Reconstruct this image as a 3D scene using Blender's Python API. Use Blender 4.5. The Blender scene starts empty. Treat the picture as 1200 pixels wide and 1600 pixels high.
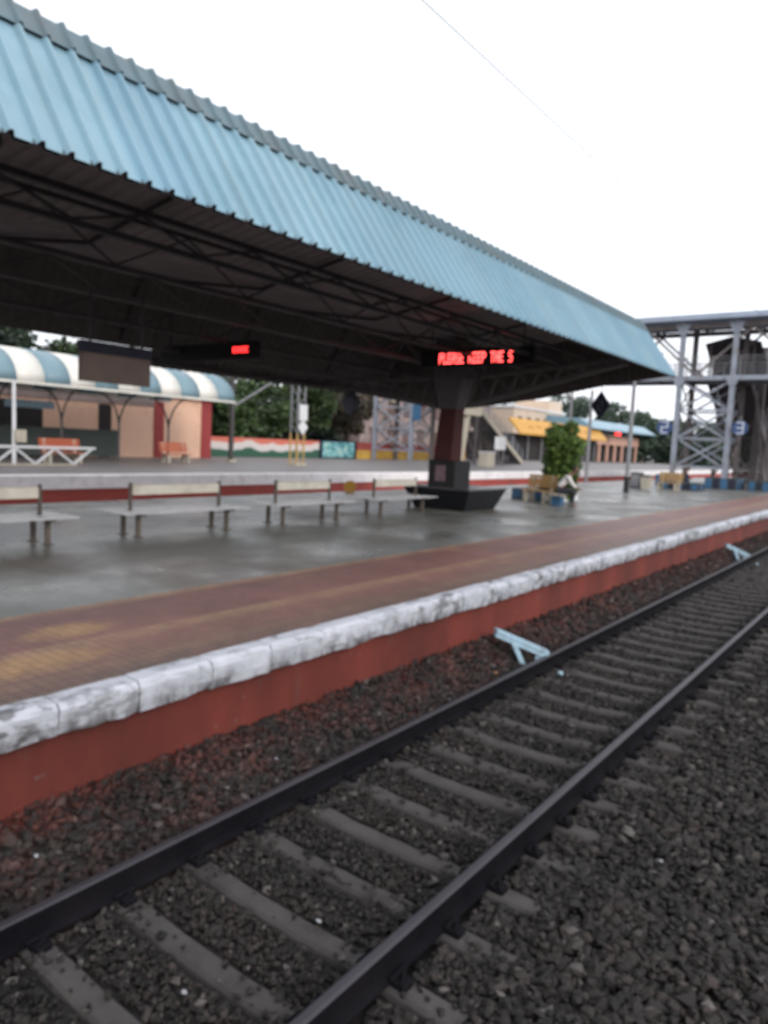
import bpy, math, random
import numpy as np
from mathutils import Vector, Matrix
random.seed(7); RNG = np.random.default_rng(11)
D = bpy.data; SC = bpy.context.scene; COL = SC.collection

# ------------------------------------------------------------------ helpers
class MB:
    def __init__(s): s.v = []; s.f = []; s.m = []
    def add(s, vs, fs, mi=0):
        b = len(s.v); s.v += [tuple(map(float, q)) for q in vs]
        s.f += [tuple(b + i for i in f) for f in fs]; s.m += [mi] * len(fs); return s
    def box(s, x0, x1, y0, y1, z0, z1, bev=0.0, mi=0):
        if bev <= 0:
            vs = [(x, y, z) for x in (x0, x1) for y in (y0, y1) for z in (z0, z1)]
            return s.add(vs, [(0, 1, 3, 2), (4, 6, 7, 5), (0, 4, 5, 1), (2, 3, 7, 6), (0, 2, 6, 4), (1, 5, 7, 3)], mi)
        # chamfered along vertical and top edges
        b = bev
        ring = [(x0 + b, y0), (x1 - b, y0), (x1, y0 + b), (x1, y1 - b), (x1 - b, y1), (x0 + b, y1), (x0, y1 - b), (x0, y0 + b)]
        cx, cy = (x0 + x1) / 2, (y0 + y1) / 2
        def sh(p): return (p[0] + (b if p[0] < cx else -b), p[1] + (b if p[1] < cy else -b))
        rows = [[(p[0], p[1], z0) for p in ring], [(p[0], p[1], z1 - b) for p in ring], [(*sh(p), z1) for p in ring]]
        vs = rows[0] + rows[1] + rows[2]; fs = []
        for r in range(2):
            for i in range(8):
                j = (i + 1) % 8; fs.append((r * 8 + i, r * 8 + j, r * 8 + 8 + j, r * 8 + 8 + i))
        fs.append(tuple(range(16, 24))); fs.append(tuple(reversed(range(8))))
        return s.add(vs, fs, mi)
    def beam(s, p, q, w, h=None, up=(0, 0, 1), mi=0):
        h = h or w; p = Vector(p); q = Vector(q); d = (q - p).normalized(); u = Vector(up)
        if abs(d.dot(u)) > .98: u = Vector((0, 1, 0))
        r = d.cross(u).normalized(); u = r.cross(d).normalized()
        vs = []
        for c in (p, q):
            for a, b in ((-1, -1), (1, -1), (1, 1), (-1, 1)): vs.append(c + r * (a * w / 2) + u * (b * h / 2))
        return s.add(vs, [(0, 3, 2, 1), (4, 5, 6, 7), (0, 1, 5, 4), (1, 2, 6, 5), (2, 3, 7, 6), (3, 0, 4, 7)], mi)
    def tube(s, p, q, r0, r1=None, n=8, mi=0, cap=True):
        r1 = r0 if r1 is None else r1; p = Vector(p); q = Vector(q); d = (q - p).normalized()
        u = Vector((0, 0, 1)) if abs(d.z) < .95 else Vector((1, 0, 0)); a = d.cross(u).normalized(); b = d.cross(a)
        vs = []
        for c, r in ((p, r0), (q, r1)):
            for i in range(n):
                t = 2 * math.pi * i / n; vs.append(c + a * (r * math.cos(t)) + b * (r * math.sin(t)))
        fs = [(i, (i + 1) % n, n + (i + 1) % n, n + i) for i in range(n)]
        if cap: fs += [tuple(reversed(range(n))), tuple(range(n, 2 * n))]
        return s.add(vs, fs, mi)
    def path(s, pts, r, n=6, mi=0):
        for a, b in zip(pts[:-1], pts[1:]): s.tube(a, b, r, r, n, mi)
        return s
    def prism_y(s, poly, y0, y1, mi=0):       # poly of (x,z), extruded along y
        n = len(poly); vs = [(x, y0, z) for x, z in poly] + [(x, y1, z) for x, z in poly]
        fs = [tuple(range(n)), tuple(reversed(range(n, 2 * n)))] + [(i, n + i, n + (i + 1) % n, (i + 1) % n) for i in range(n)]
        return s.add(vs, fs, mi)
    def prism_x(s, poly, x0, x1, mi=0):       # poly of (y,z)
        n = len(poly); vs = [(x0, y, z) for y, z in poly] + [(x1, y, z) for y, z in poly]
        fs = [tuple(range(n)), tuple(reversed(range(n, 2 * n)))] + [(i, n + i, n + (i + 1) % n, (i + 1) % n) for i in range(n)]
        return s.add(vs, fs, mi)
    def frustum(s, b, t):                      # b,t = 4 corner lists bottom/top
        return s.add(list(b) + list(t), [(3, 2, 1, 0), (4, 5, 6, 7), (0, 1, 5, 4), (1, 2, 6, 5), (2, 3, 7, 6), (3, 0, 4, 7)])
    def build(s, name, mats, parent=None, smooth=False, thick=0):
        me = D.meshes.new(name); off = Vector((0, 0, 0)); o = parent
        while o is not None: off += o.location; o = o.parent
        me.from_pydata([(v[0] - off.x, v[1] - off.y, v[2] - off.z) for v in s.v], [], s.f)
        if not isinstance(mats, (list, tuple)): mats = [mats]
        for m in mats: me.materials.append(m)
        if len(mats) > 1: me.polygons.foreach_set('material_index', s.m)
        if smooth: me.polygons.foreach_set('use_smooth', [True] * len(s.f))
        me.validate()
        import bmesh
        bm = bmesh.new(); bm.from_mesh(me); bmesh.ops.recalc_face_normals(bm, faces=bm.faces); bm.to_mesh(me); bm.free()
        ob = D.objects.new(name, me); COL.objects.link(ob); ob.parent = parent
        if thick:
            md = ob.modifiers.new('thickness', 'SOLIDIFY'); md.thickness = thick; md.offset = 0
        return ob

def tag(o, label=None, cat=None, group=None, kind=None):
    if label: o['label'] = label
    if cat: o['category'] = cat
    if group: o['group'] = group
    if kind: o['kind'] = kind
    return o
def thing(name, loc, label, cat, group=None):
    o = D.objects.new(name, None); o.location = loc; COL.objects.link(o); o.empty_display_size = .2
    return tag(o, label, cat, group)
def copy_tree(o, parent=None):
    c = o.copy(); COL.objects.link(c); c.parent = parent
    for ch in list(o.children): copy_tree(ch, c)
    return c
def structure(o): o['kind'] = 'structure'; return o

# ------------------------------------------------------------------ materials
def newmat(name):
    m = D.materials.new(name); m.use_nodes = True; nt = m.node_tree
    return m, nt, nt.nodes['Principled BSDF']
def N(nt, t, **k):
    n = nt.nodes.new(t)
    for a, b in k.items(): setattr(n, a, b)
    return n
def ramp(nt, fac, stops):
    r = N(nt, 'ShaderNodeValToRGB'); nt.links.new(fac, r.inputs[0]); e = r.color_ramp.elements
    while len(e) < len(stops): e.new(.5)
    for i, (p, c) in enumerate(stops): e[i].position = p; e[i].color = (*c, 1) if len(c) == 3 else c
    return r.outputs[0]
def noise(nt, scale, detail=4, vec=None, rough=.6):
    n = N(nt, 'ShaderNodeTexNoise'); n.inputs['Scale'].default_value = scale; n.inputs['Detail'].default_value = detail
    n.inputs['Roughness'].default_value = rough
    if vec is not None: nt.links.new(vec, n.inputs['Vector'])
    return n.outputs[0]
def pos(nt, sc=(1, 1, 1)):
    g = N(nt, 'ShaderNodeNewGeometry'); m = N(nt, 'ShaderNodeMapping'); m.inputs['Scale'].default_value = sc
    nt.links.new(g.outputs['Position'], m.inputs['Vector']); return m.outputs[0]
def mix(nt, fac, a, b, mode='MIX'):
    m = N(nt, 'ShaderNodeMix', data_type='RGBA', blend_type=mode)
    for sock, val in ((m.inputs[0], fac), (m.inputs[6], a), (m.inputs[7], b)):
        if isinstance(val, (int, float)): sock.default_value = val
        elif isinstance(val, tuple): sock.default_value = (*val, 1)
        else: nt.links.new(val, sock)
    return m.outputs[2]
def bump(nt, h, p, strength=.3, dist=.02):
    b = N(nt, 'ShaderNodeBump'); b.inputs['Strength'].default_value = strength; b.inputs['Distance'].default_value = dist
    nt.links.new(h, b.inputs['Height']); nt.links.new(b.outputs[0], p.inputs['Normal'])
def M(name, col, rough=.6, var=.25, scale=3., metal=0., dirt=None, dscale=1.2, bmp=.1, bscale=40):
    m, nt, p = newmat(name); P = pos(nt)
    c2 = tuple(x * (1 - var) for x in col); c1 = tuple(min(1, x * (1 + var * .5)) for x in col)
    c = ramp(nt, noise(nt, scale, 6, P), [(.3, c2), (.7, c1)])
    if dirt:
        f = ramp(nt, noise(nt, dscale, 8, P, .7), [(.5, (0, 0, 0)), (.68, (.8, .8, .8))])
        c = mix(nt, f, c, dirt)
    nt.links.new(c, p.inputs['Base Color']); p.inputs['Roughness'].default_value = rough; p.inputs['Metallic'].default_value = metal
    if bmp: bump(nt, noise(nt, bscale, 3, P), p, bmp, .01)
    return m
def emit(name, col, st):
    m, nt, p = newmat(name); p.inputs['Base Color'].default_value = (0.02, 0, 0, 1)
    p.inputs['Emission Color'].default_value = (*col, 1); p.inputs['Emission Strength'].default_value = st; return m

mt = {}
mt['roof_blue'] = M('blue painted sheet', (.205, .345, .43), .36, .12, .5, dirt=(.15, .28, .35), dscale=.7, bmp=0)
def vary_sheets(m):
    nt = m.node_tree; p = nt.nodes['Principled BSDF']; old = p.inputs['Base Color'].links[0].from_socket
    sx = N(nt, 'ShaderNodeSeparateXYZ'); g = N(nt, 'ShaderNodeNewGeometry'); nt.links.new(g.outputs['Position'], sx.inputs[0])
    d = N(nt, 'ShaderNodeMath', operation='DIVIDE'); nt.links.new(sx.outputs[1], d.inputs[0]); d.inputs[1].default_value = 1.06
    fl = N(nt, 'ShaderNodeMath', operation='FLOOR'); nt.links.new(d.outputs[0], fl.inputs[0])
    wn = N(nt, 'ShaderNodeTexWhiteNoise', noise_dimensions='1D'); nt.links.new(fl.outputs[0], wn.inputs['W'])
    v = ramp(nt, wn.outputs[0], [(0, (.88, .92, .95)), (1, (1.06, 1.03, 1.0))])
    c = mix(nt, 1.0, old, v, 'MULTIPLY')
    st = ramp(nt, noise(nt, 2.2, 6, pos(nt, (.25, 3, .25)), .65), [(.52, (0, 0, 0)), (.75, (.55, .55, .55))])
    c = mix(nt, st, c, (.20, .27, .29)); nt.links.new(c, p.inputs['Base Color'])
vary_sheets(mt['roof_blue'])
mt['cap'] = M('weathered ridge flashing', (.10, .16, .19), .5, .25, 1.5, dirt=(.12, .13, .13))
mt['brown_sheet'] = M('brown underside sheet', (.25, .215, .22), .6, .3, 1.2)
mt['dark_steel'] = M('dark painted steel', (.042, .037, .041), .55, .3, 4)
mt['grey_steel'] = M('dusty grey steel', (.075, .068, .070), .55, .3, 3)
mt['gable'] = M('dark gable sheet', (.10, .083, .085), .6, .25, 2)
mt['fob'] = M('pale grey painted steel', (.27, .30, .36), .5, .2, 1.5, dirt=(.2, .18, .17))
mt['fob_roof'] = M('blue grey roof sheet', (.34, .40, .50), .5, .2, .7)
mt['fob_dark'] = M('dark rusted sheet', (.06, .052, .058), .7, .3, 1.2)
mt['fob_brown'] = M('brown stained steel', (.16, .14, .14), .7, .3, .8, dirt=(.08, .06, .06))
mt['black_granite'] = M('polished black granite', (.006, .007, .010), .5, .3, 25, bmp=0)
mt['maroon'] = M('maroon pillar paint', (.075, .010, .010), .7, .25, 2)
mt['black_tile'] = M('black pillar tiles', (.007, .007, .009), .6, .2, 8, bmp=0)
mt['stainless'] = M('pale slats with painted sheen', (.48, .48, .50), .35, .25, 6)  # bright reflection on the steel seats put into a pale non-metal colour
mt['bench_leg'] = M('brown bench leg', (.10, .08, .065), .6, .3, 10)
mt['cream'] = M('cream painted panel', (.64, .60, .52), .5, .2, 3, dirt=(.46, .40, .32))
mt['orange'] = M('orange painted slats', (.42, .10, .045), .5, .2, 5)
mt['concrete'] = M('cream concrete', (.42, .38, .31), .8, .2, 5)
mt['tan'] = M('tan painted slats', (.38, .23, .09), .6, .2, 5)
mt['peach'] = M('peach wall paint', (.84, .53, .38), .8, .1, .6, dirt=(.66, .40, .28))
mt['redtrim'] = M('red wall trim', (.33, .045, .045), .7, .2, 1)
mt['greendark'] = M('dark green hoarding', (.045, .06, .055), .6, .2, 1)
mt['white'] = M('white paint', (.65, .66, .68), .5, .12, 2)
mt['greypole'] = M('grey galvanised pole', (.23, .23, .245), .5, .2, 3)
mt['darkhole'] = M('dark opening', (.025, .02, .02), .8, .3, 2)
mt['paleblue'] = M('pale blue paint', (.36, .52, .63), .45, .15, 12, dirt=(.15, .2, .24), dscale=9)
mt['bluepaint'] = M('blue paint', (.035, .115, .23), .5, .25, 4)
mt['teal'] = M('teal roof stripe', (.17, .27, .32), .5, .12, 1)
mt['creamroof'] = M('cream roof stripe', (.72, .70, .64), .5, .12, 1)
mt['yellow'] = M('yellow board', (.55, .28, .035), .5, .15, 2)
mt['yellowmast'] = M('yellow mast paint', (.50, .33, .12), .6, .25, 3)
mt['bark'] = M('bark', (.07, .05, .035), .9, .4, 6)
mt['skin'] = M('skin', (.16, .08, .05), .6, .1, 5, bmp=0)
mt['shirt'] = M('white shirt', (.74, .70, .70), .8, .12, 12)
mt['trousers'] = M('dark trousers', (.02, .022, .035), .8, .2, 12)
mt['hair'] = M('black hair', (.01, .01, .01), .6, .2, 30)
mt['ledboard'] = M('black led housing', (.006, .005, .007), .9, .2, 6, bmp=0)
mt['navy'] = M('navy sign', (.010, .012, .032), .6, .2, 6, bmp=0)
mt['signblue'] = M('blue disc sign', (.035, .075, .19), .6, .2, 6, bmp=0)
mt['brownboard'] = M('brown display board', (.22, .155, .13), .6, .2, 3)
mt['pink'] = M('pinkish poster', (.22, .14, .16), .6, .3, 6)
mt['whiteink'] = M('white lettering', (.6, .64, .72), .5, .05, 3, bmp=0)
mt['oldwall'] = M('weathered pinkish wall', (.30, .23, .22), .9, .35, .8, dirt=(.12, .1, .1), dscale=.5)
mt['creamwall'] = M('cream far wall', (.62, .50, .40), .8, .1, .3)
mt['oldwindow'] = M('faded brown shutter', (.14, .09, .08), .8, .3, 2)
mt['led'] = emit('red led', (1, .03, .03), 4.0)
mt['ledhot'] = emit('bright red led', (1, .075, .07), 4.5)

def foliage(name, a, b, c):
    m, nt, p = newmat(name)
    g = N(nt, 'ShaderNodeNewGeometry')
    col = ramp(nt, g.outputs['Random Per Island'], [(0, a), (.55, b), (1, c)])
    big = ramp(nt, noise(nt, .35, 3, pos(nt)), [(.35, (.55, .6, .6)), (.65, (1.25, 1.2, 1.0))])
    nt.links.new(mix(nt, 1.0, col, big, 'MULTIPLY'), p.inputs['Base Color'])
    p.inputs['Roughness'].default_value = .6
    return m
mt['leaf'] = foliage('green leaves', (.018, .036, .016), (.036, .072, .024), (.065, .11, .032))
mt['leaf_dark'] = foliage('dark leaves', (.012, .028, .02), (.022, .045, .028), (.04, .07, .035))
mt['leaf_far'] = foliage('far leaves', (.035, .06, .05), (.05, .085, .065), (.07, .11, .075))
mt['leaf_light'] = foliage('bright leaves', (.035, .075, .015), (.08, .15, .03), (.15, .23, .05))
mt['leaf_dry'] = foliage('dry twigs', (.05, .04, .03), (.08, .065, .045), (.11, .09, .06))

# concrete platform with wet patches
def platform_mat():
    m, nt, p = newmat('wet platform concrete'); P = pos(nt)
    base = ramp(nt, noise(nt, .9, 8, P), [(.3, (.13, .135, .128)), (.55, (.165, .172, .164)), (.75, (.205, .208, .198))])
    brown = ramp(nt, noise(nt, .33, 4, pos(nt, (1, .8, 1)), .5), [(.44, (0, 0, 0)), (.6, (.8, .8, .8))])
    c = mix(nt, brown, base, (.12, .10, .085))
    fine = ramp(nt, noise(nt, 14, 6, P), [(.3, (.8, .8, .8)), (.7, (1.1, 1.1, 1.1))])
    c = mix(nt, 1.0, c, fine, 'MULTIPLY')
    # slab joints
    br = N(nt, 'ShaderNodeTexBrick'); br.offset = 0
    nt.links.new(pos(nt, (.25, .25, 1)), br.inputs['Vector'])
    br.inputs['Scale'].default_value = 1; br.inputs['Mortar Size'].default_value = .004; br.inputs['Brick Width'].default_value = .7; br.inputs['Row Height'].default_value = .6
    br.inputs['Color1'].default_value = br.inputs['Color2'].default_value = (1, 1, 1, 1); br.inputs['Mortar'].default_value = (.7, .7, .7, 1)
    c = mix(nt, 1.0, c, br.outputs[0], 'MULTIPLY')
    nt.links.new(c, p.inputs['Base Color'])
    r = ramp(nt, noise(nt, .45, 5, P, .6), [(.35, (.20, .20, .20)), (.65, (.55, .55, .55))])
    nt.links.new(r, p.inputs['Roughness'])
    bump(nt, noise(nt, 5, 5, P), p, .12, .01)
    return m
mt['platform'] = platform_mat()
def paver_mat():
    m, nt, p = newmat('red paving tiles'); P = pos(nt)
    sx = N(nt, 'ShaderNodeSeparateXYZ'); g = N(nt, 'ShaderNodeNewGeometry'); nt.links.new(g.outputs['Position'], sx.inputs[0])
    base = ramp(nt, noise(nt, 1.1, 7, P), [(.3, (.155, .082, .074)), (.7, (.235, .115, .100))])
    # lengthwise tan stripes: laid rows of tan tiles
    mr = N(nt, 'ShaderNodeMapRange'); nt.links.new(sx.outputs[0], mr.inputs[0]); mr.inputs[1].default_value = -7.1; mr.inputs[2].default_value = -4.7
    tan = ramp(nt, mr.outputs[0], [(0, (1, 1, 1)), (.05, (.9, .9, .9)), (.09, (0, 0, 0)), (.48, (0, 0, 0)), (.51, (.75, .75, .75)), (.58, (.6, .6, .6)), (.62, (.15, .15, .15)), (.80, (.1, .1, .1)), (.82, (.45, .45, .45)), (.88, (.1, .1, .1)), (1, (0, 0, 0))])
    wear = ramp(nt, noise(nt, 1.7, 6, P), [(.32, (.1, .1, .1)), (.6, (.85, .85, .85))])
    c = mix(nt, mix(nt, 1.0, tan, wear, 'MULTIPLY'), base, (.36, .24, .14))
    # worn yellow paint patches
    yp = ramp(nt, noise(nt, .75, 4, pos(nt, (1.3, .8, 1)), .45), [(.64, (0, 0, 0)), (.75, (.35, .35, .35))])
    c = mix(nt, yp, c, (.46, .31, .10))
    for (px_, py_, sx_, sy_) in ((-5.52, 2.75, 2.6, .9), (-6.25, 3.55, 2.8, 1.6)):
        mp = N(nt, 'ShaderNodeMapping', vector_type='POINT'); mp.inputs['Scale'].default_value = (sx_, sy_, 1); mp.inputs['Location'].default_value = (-px_ * sx_, -py_ * sy_, 0)
        nt.links.new(g.outputs['Position'], mp.inputs['Vector']); gr = N(nt, 'ShaderNodeTexGradient', gradient_type='SPHERICAL'); nt.links.new(mp.outputs[0], gr.inputs[0])
        pm = ramp(nt, mix(nt, 1.0, gr.outputs[0], noise(nt, 4, 6, P), 'MULTIPLY'), [(.08, (0, 0, 0)), (.32, (.7, .7, .7))])
        c = mix(nt, pm, c, (.40, .25, .115))
    # grime towards the coping
    gm = ramp(nt, mr.outputs[0], [(0, (0, 0, 0)), (.66, (0, 0, 0)), (.95, (.8, .8, .8))])
    c = mix(nt, mix(nt, 1.0, gm, ramp(nt, noise(nt, 3, 5, P), [(.3, (.4, .4, .4)), (.6, (1, 1, 1))]), 'MULTIPLY'), c, (.10, .085, .07))
    # tile grid
    br = N(nt, 'ShaderNodeTexBrick'); br.offset = 0; nt.links.new(P, br.inputs['Vector'])
    br.inputs['Scale'].default_value = 1; br.inputs['Mortar Size'].default_value = .009; br.inputs['Brick Width'].default_value = .1; br.inputs['Row Height'].default_value = .1
    br.inputs['Color1'].default_value = (1.1, 1.1, 1.1, 1); br.inputs['Color2'].default_value = (.88, .88, .88, 1); br.inputs['Mortar'].default_value = (.68, .68, .68, 1)
    c = mix(nt, 1.0, c, br.outputs[0], 'MULTIPLY')
    nt.links.new(c, p.inputs['Base Color']); p.inputs['Roughness'].default_value = .5
    bump(nt, br.outputs[1], p, -.6, .01)
    return m
mt['paver'] = paver_mat()
def coping_mat():
    m, nt, p = newmat('flaking white coping'); P = pos(nt)
    w = ramp(nt, noise(nt, 2, 5, P), [(.3, (.38, .395, .44)), (.7, (.53, .545, .60))])
    f = ramp(nt, noise(nt, 5.5, 9, pos(nt, (1, .6, 1.3)), .68), [(.49, (0, 0, 0)), (.56, (.9, .9, .9))])
    big = ramp(nt, noise(nt, .7, 4, P), [(.42, (0, 0, 0)), (.6, (1, 1, 1))])
    f = mix(nt, 1.0, f, big, 'MULTIPLY')
    c = mix(nt, f, w, (.06, .06, .06))
    # grime creeping up from the lower edge
    sx = N(nt, 'ShaderNodeSeparateXYZ'); g = N(nt, 'ShaderNodeNewGeometry'); nt.links.new(g.outputs['Position'], sx.inputs[0])
    mr = N(nt, 'ShaderNodeMapRange'); nt.links.new(sx.outputs[2], mr.inputs[0]); mr.inputs[1].default_value = -.24; mr.inputs[2].default_value = .0
    lo = ramp(nt, mr.outputs[0], [(0, (1, 1, 1)), (.8, (0, 0, 0))])
    st = ramp(nt, noise(nt, 6, 7, pos(nt, (1, 1, .5)), .7), [(.42, (0, 0, 0)), (.58, (1, 1, 1))])
    c = mix(nt, mix(nt, 1.0, lo, st, 'MULTIPLY'), c, (.07, .065, .065))
    nt.links.new(c, p.inputs['Base Color']); p.inputs['Roughness'].default_value = .75
    bump(nt, noise(nt, 9, 7, P), p, .5, .02)
    return m
mt['coping'] = coping_mat()
def redwall_mat():
    m, nt, p = newmat('red oxide platform wall'); P = pos(nt)
    c = ramp(nt, noise(nt, .8, 6, pos(nt, (1, 1, .4))), [(.3, (.115, .018, .011)), (.7, (.19, .031, .019))])
    f = ramp(nt, noise(nt, 4, 8, pos(nt, (1, 1, .25)), .7), [(.6, (0, 0, 0)), (.72, (.5, .5, .5))])
    c = mix(nt, f, c, (.10, .07, .065))
    ch = ramp(nt, noise(nt, 7, 9, pos(nt, (1, 1, 1.2)), .75), [(.63, (0, 0, 0)), (.66, (.9, .9, .9))])
    c = mix(nt, ch, c, (.15, .12, .11))
    dk = ramp(nt, noise(nt, 1.1, 6, pos(nt, (1, 1, .3)), .6), [(.38, (.65, .65, .65)), (.65, (1.1, 1.1, 1.1))])
    c = mix(nt, 1.0, c, dk, 'MULTIPLY')
    nt.links.new(c, p.inputs['Base Color']); p.inputs['Roughness'].default_value = .7
    bump(nt, noise(nt, 12, 5, P), p, .3, .01); return m
mt['redwall'] = redwall_mat()
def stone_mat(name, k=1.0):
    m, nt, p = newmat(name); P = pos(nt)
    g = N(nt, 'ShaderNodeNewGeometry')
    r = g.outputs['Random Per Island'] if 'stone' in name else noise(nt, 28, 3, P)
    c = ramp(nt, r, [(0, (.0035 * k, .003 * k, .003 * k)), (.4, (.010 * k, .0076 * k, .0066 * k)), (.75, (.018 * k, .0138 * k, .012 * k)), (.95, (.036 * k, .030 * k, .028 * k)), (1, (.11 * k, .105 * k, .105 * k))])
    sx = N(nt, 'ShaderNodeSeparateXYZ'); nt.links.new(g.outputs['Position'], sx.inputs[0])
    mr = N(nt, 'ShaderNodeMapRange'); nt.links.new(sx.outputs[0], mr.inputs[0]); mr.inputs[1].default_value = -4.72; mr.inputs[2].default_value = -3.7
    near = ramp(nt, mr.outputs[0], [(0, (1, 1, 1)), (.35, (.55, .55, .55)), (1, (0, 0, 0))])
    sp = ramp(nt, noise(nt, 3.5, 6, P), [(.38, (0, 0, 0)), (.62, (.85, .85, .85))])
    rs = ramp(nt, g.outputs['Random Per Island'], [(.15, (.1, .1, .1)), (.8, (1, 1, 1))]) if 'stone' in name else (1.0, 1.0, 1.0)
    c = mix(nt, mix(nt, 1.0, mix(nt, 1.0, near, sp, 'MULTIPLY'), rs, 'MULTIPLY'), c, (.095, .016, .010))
    oil = ramp(nt, noise(nt, .9, 4, P), [(.35, (.58, .56, .54)), (.65, (1.12, 1.03, .95))])
    c = mix(nt, 1.0, c, oil, 'MULTIPLY')
    nt.links.new(c, p.inputs['Base Color']); p.inputs['Roughness'].default_value = .75
    return m
mt['stone'] = stone_mat('ballast stone'); mt['ballast_bed'] = stone_mat('ballast bed', .55)  # stone and bed colours darkened to carry the shade of an unbuilt train
mt['sleeper'] = M('dusty concrete sleeper', (.052, .047, .046), .9, .3, 4, dirt=(.018, .015, .014), dscale=2.6, bmp=.3)  # base colour lowered too, standing in for the train's shade
def rail_mat():
    m, nt, p = newmat('shade dark rail web'); c = ramp(nt, noise(nt, 3, 6, pos(nt)), [(.3, (.004, .004, .006)), (.7, (.009, .008, .010))])
    nt.links.new(c, p.inputs['Base Color']); p.inputs['Roughness'].default_value = .8; p.inputs['Specular IOR Level'].default_value = .08; return m
mt['rail'] = rail_mat()  # near-black web and dim head: train shade put into the rail colours
mt['railhead'] = M('worn rail head', (.045, .042, .050), .45, .2, 3, .3, bmp=0)
mt['earth'] = M('dark ground', (.06, .052, .045), .9, .3, .5)
mt['farplat'] = M('far platform paving', (.14, .125, .12), .5, .25, .5)

def stripes_mat():      # tricolour painted wall with wavy bands
    m, nt, p = newmat('tricolour wall painting')
    sx = N(nt, 'ShaderNodeSeparateXYZ'); g = N(nt, 'ShaderNodeNewGeometry'); nt.links.new(g.outputs['Position'], sx.inputs[0])
    n = noise(nt, .55, 2, pos(nt, (0, 1, 0)), .4)
    a = N(nt, 'ShaderNodeMath', operation='MULTIPLY_ADD'); nt.links.new(n, a.inputs[0]); a.inputs[1].default_value = 1.0; nt.links.new(sx.outputs[2], a.inputs[2])
    mr = N(nt, 'ShaderNodeMapRange'); nt.links.new(a.outputs[0], mr.inputs[0]); mr.inputs[1].default_value = .95; mr.inputs[2].default_value = 2.45
    c = ramp(nt, mr.outputs[0], [(0, (.03, .09, .06)), (.33, (.03, .10, .065)), (.36, (.55, .52, .52)), (.66, (.62, .55, .52)), (.72, (.55, .16, .12)), (1, (.60, .15, .10))])
    nt.links.new(c, p.inputs['Base Color']); p.inputs['Roughness'].default_value = .8; return m
mt['tricolour'] = stripes_mat()
def mural(name, cols, sc):
    m, nt, p = newmat(name); c = ramp(nt, noise(nt, sc, 3, pos(nt, (1, 1, 1.3))), cols)
    nt.links.new(c, p.inputs['Base Color']); p.inputs['Roughness'].default_value = .7; return m
mt['mural_teal'] = mural('teal mural', [(.40, (.05, .16, .17)), (.48, (.10, .34, .38)), (.60, (.28, .50, .50)), (.66, (.45, .52, .42))], 2.6)

# ------------------------------------------------------------------ corrugated sheet
def corrugated(pts, y0, y1, pitch=.265, h=.035, top=.07, slope=.035):
    """profile pts (x,z) extruded along y with trapezoidal ribs running across y"""
    mb = MB(); P = [Vector((a, 0, b)) for a, b in pts]; nrm = []
    for i in range(len(P)):
        d = (P[min(i + 1, len(P) - 1)] - P[max(i - 1, 0)]).normalized(); n = Vector((-d.z, 0, d.x)); nrm.append(n if n.z > 0 else -n)
    ys = []; y = y0
    while y < y1 - 1e-6:
        a = pitch - top - 2 * slope
        ys += [(y, 0), (y + a, 0), (y + a + slope, h), (y + a + slope + top, h)]; y += pitch
    ys.append((y, 0)); n = len(P); vs = []
    for yy, hh in ys:
        for i in range(n): q = P[i] + nrm[i] * hh; vs.append((q.x, yy, q.z))
    fs = [(k * n + i, k * n + i + 1, (k + 1) * n + i + 1, (k + 1) * n + i) for k in range(len(ys) - 1) for i in range(n - 1)]
    return mb.add(vs, fs)

# ------------------------------------------------------------------ ground, platforms, track
Y0, Y1 = -14.0, 420.0
g = MB(); g.add([(-900, -300, -1.35), (500, -300, -1.35), (500, 1500, -1.35), (-900, 1500, -1.35)], [(0, 1, 2, 3)])
structure(g.build('ground', mt['earth']))
mb = MB(); mb.box(-17.5, -4.805, Y0, Y1, -1.3, 0.0)
plat = structure(mb.build('platform', mt['platform']))
mb = MB(); mb.box(-7.08, -4.805, Y0, Y1, -.02, .004)
structure(mb.build('platform_paving', mt['paver']))
# red retaining wall
mb = MB(); mb.box(-4.80, -4.75, Y0, Y1, -1.3, -.20)
tag(mb.build('platform_wall', mt['redwall']), kind='structure')
# coping: rough-edged blocks, each with slight offsets, one continuous kerb
mb = MB(); y = Y0; i = 0
while y < 130:
    L = random.uniform(.5, .75) if y > 1 else .7
    dx = random.uniform(-.012, .015); dz = random.uniform(-.008, .010); x0, x1 = -4.80, -4.60 + dx
    ns = 5; rows = []
    for k in range(ns + 1):
        yy = y + .006 + (L - .012) * k / ns; e = .012 if k in (0, ns) else 0
        j = lambda a: random.uniform(-a, a)
        rows.append([(x0, yy, .0005), (x0 + .005, yy, .014 + dz * .5 - e * .4), (x1 - .045 + j(.01), yy, .012 + dz - e + j(.004)), (x1 - .012 - e + j(.007), yy, -.012 + dz + j(.006)), (x1 - e * .6 + j(.006), yy, -.045 + j(.008)), (x1 - .004 - e * .6 + j(.01), yy, -.15 + j(.01)), (x1 - .02 - e + j(.014), yy, -.235 + j(.012)), (x1 - .08, yy, -.245), (x0, yy, -.24)])
    vs = [q for r in rows for q in r]; n = 9
    fs = [(k * n + a, (k + 1) * n + a, (k + 1) * n + (a + 1) % n, k * n + (a + 1) % n) for k in range(ns) for a in range(n)]
    fs += [tuple(range(n)), tuple(reversed(range(ns * n, ns * n + n)))]
    mb.add(vs, fs); y += L
mb.box(-4.80, -4.60, y, Y1, -.24, .012)
structure(mb.build('kerb', mt['coping']))

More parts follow.
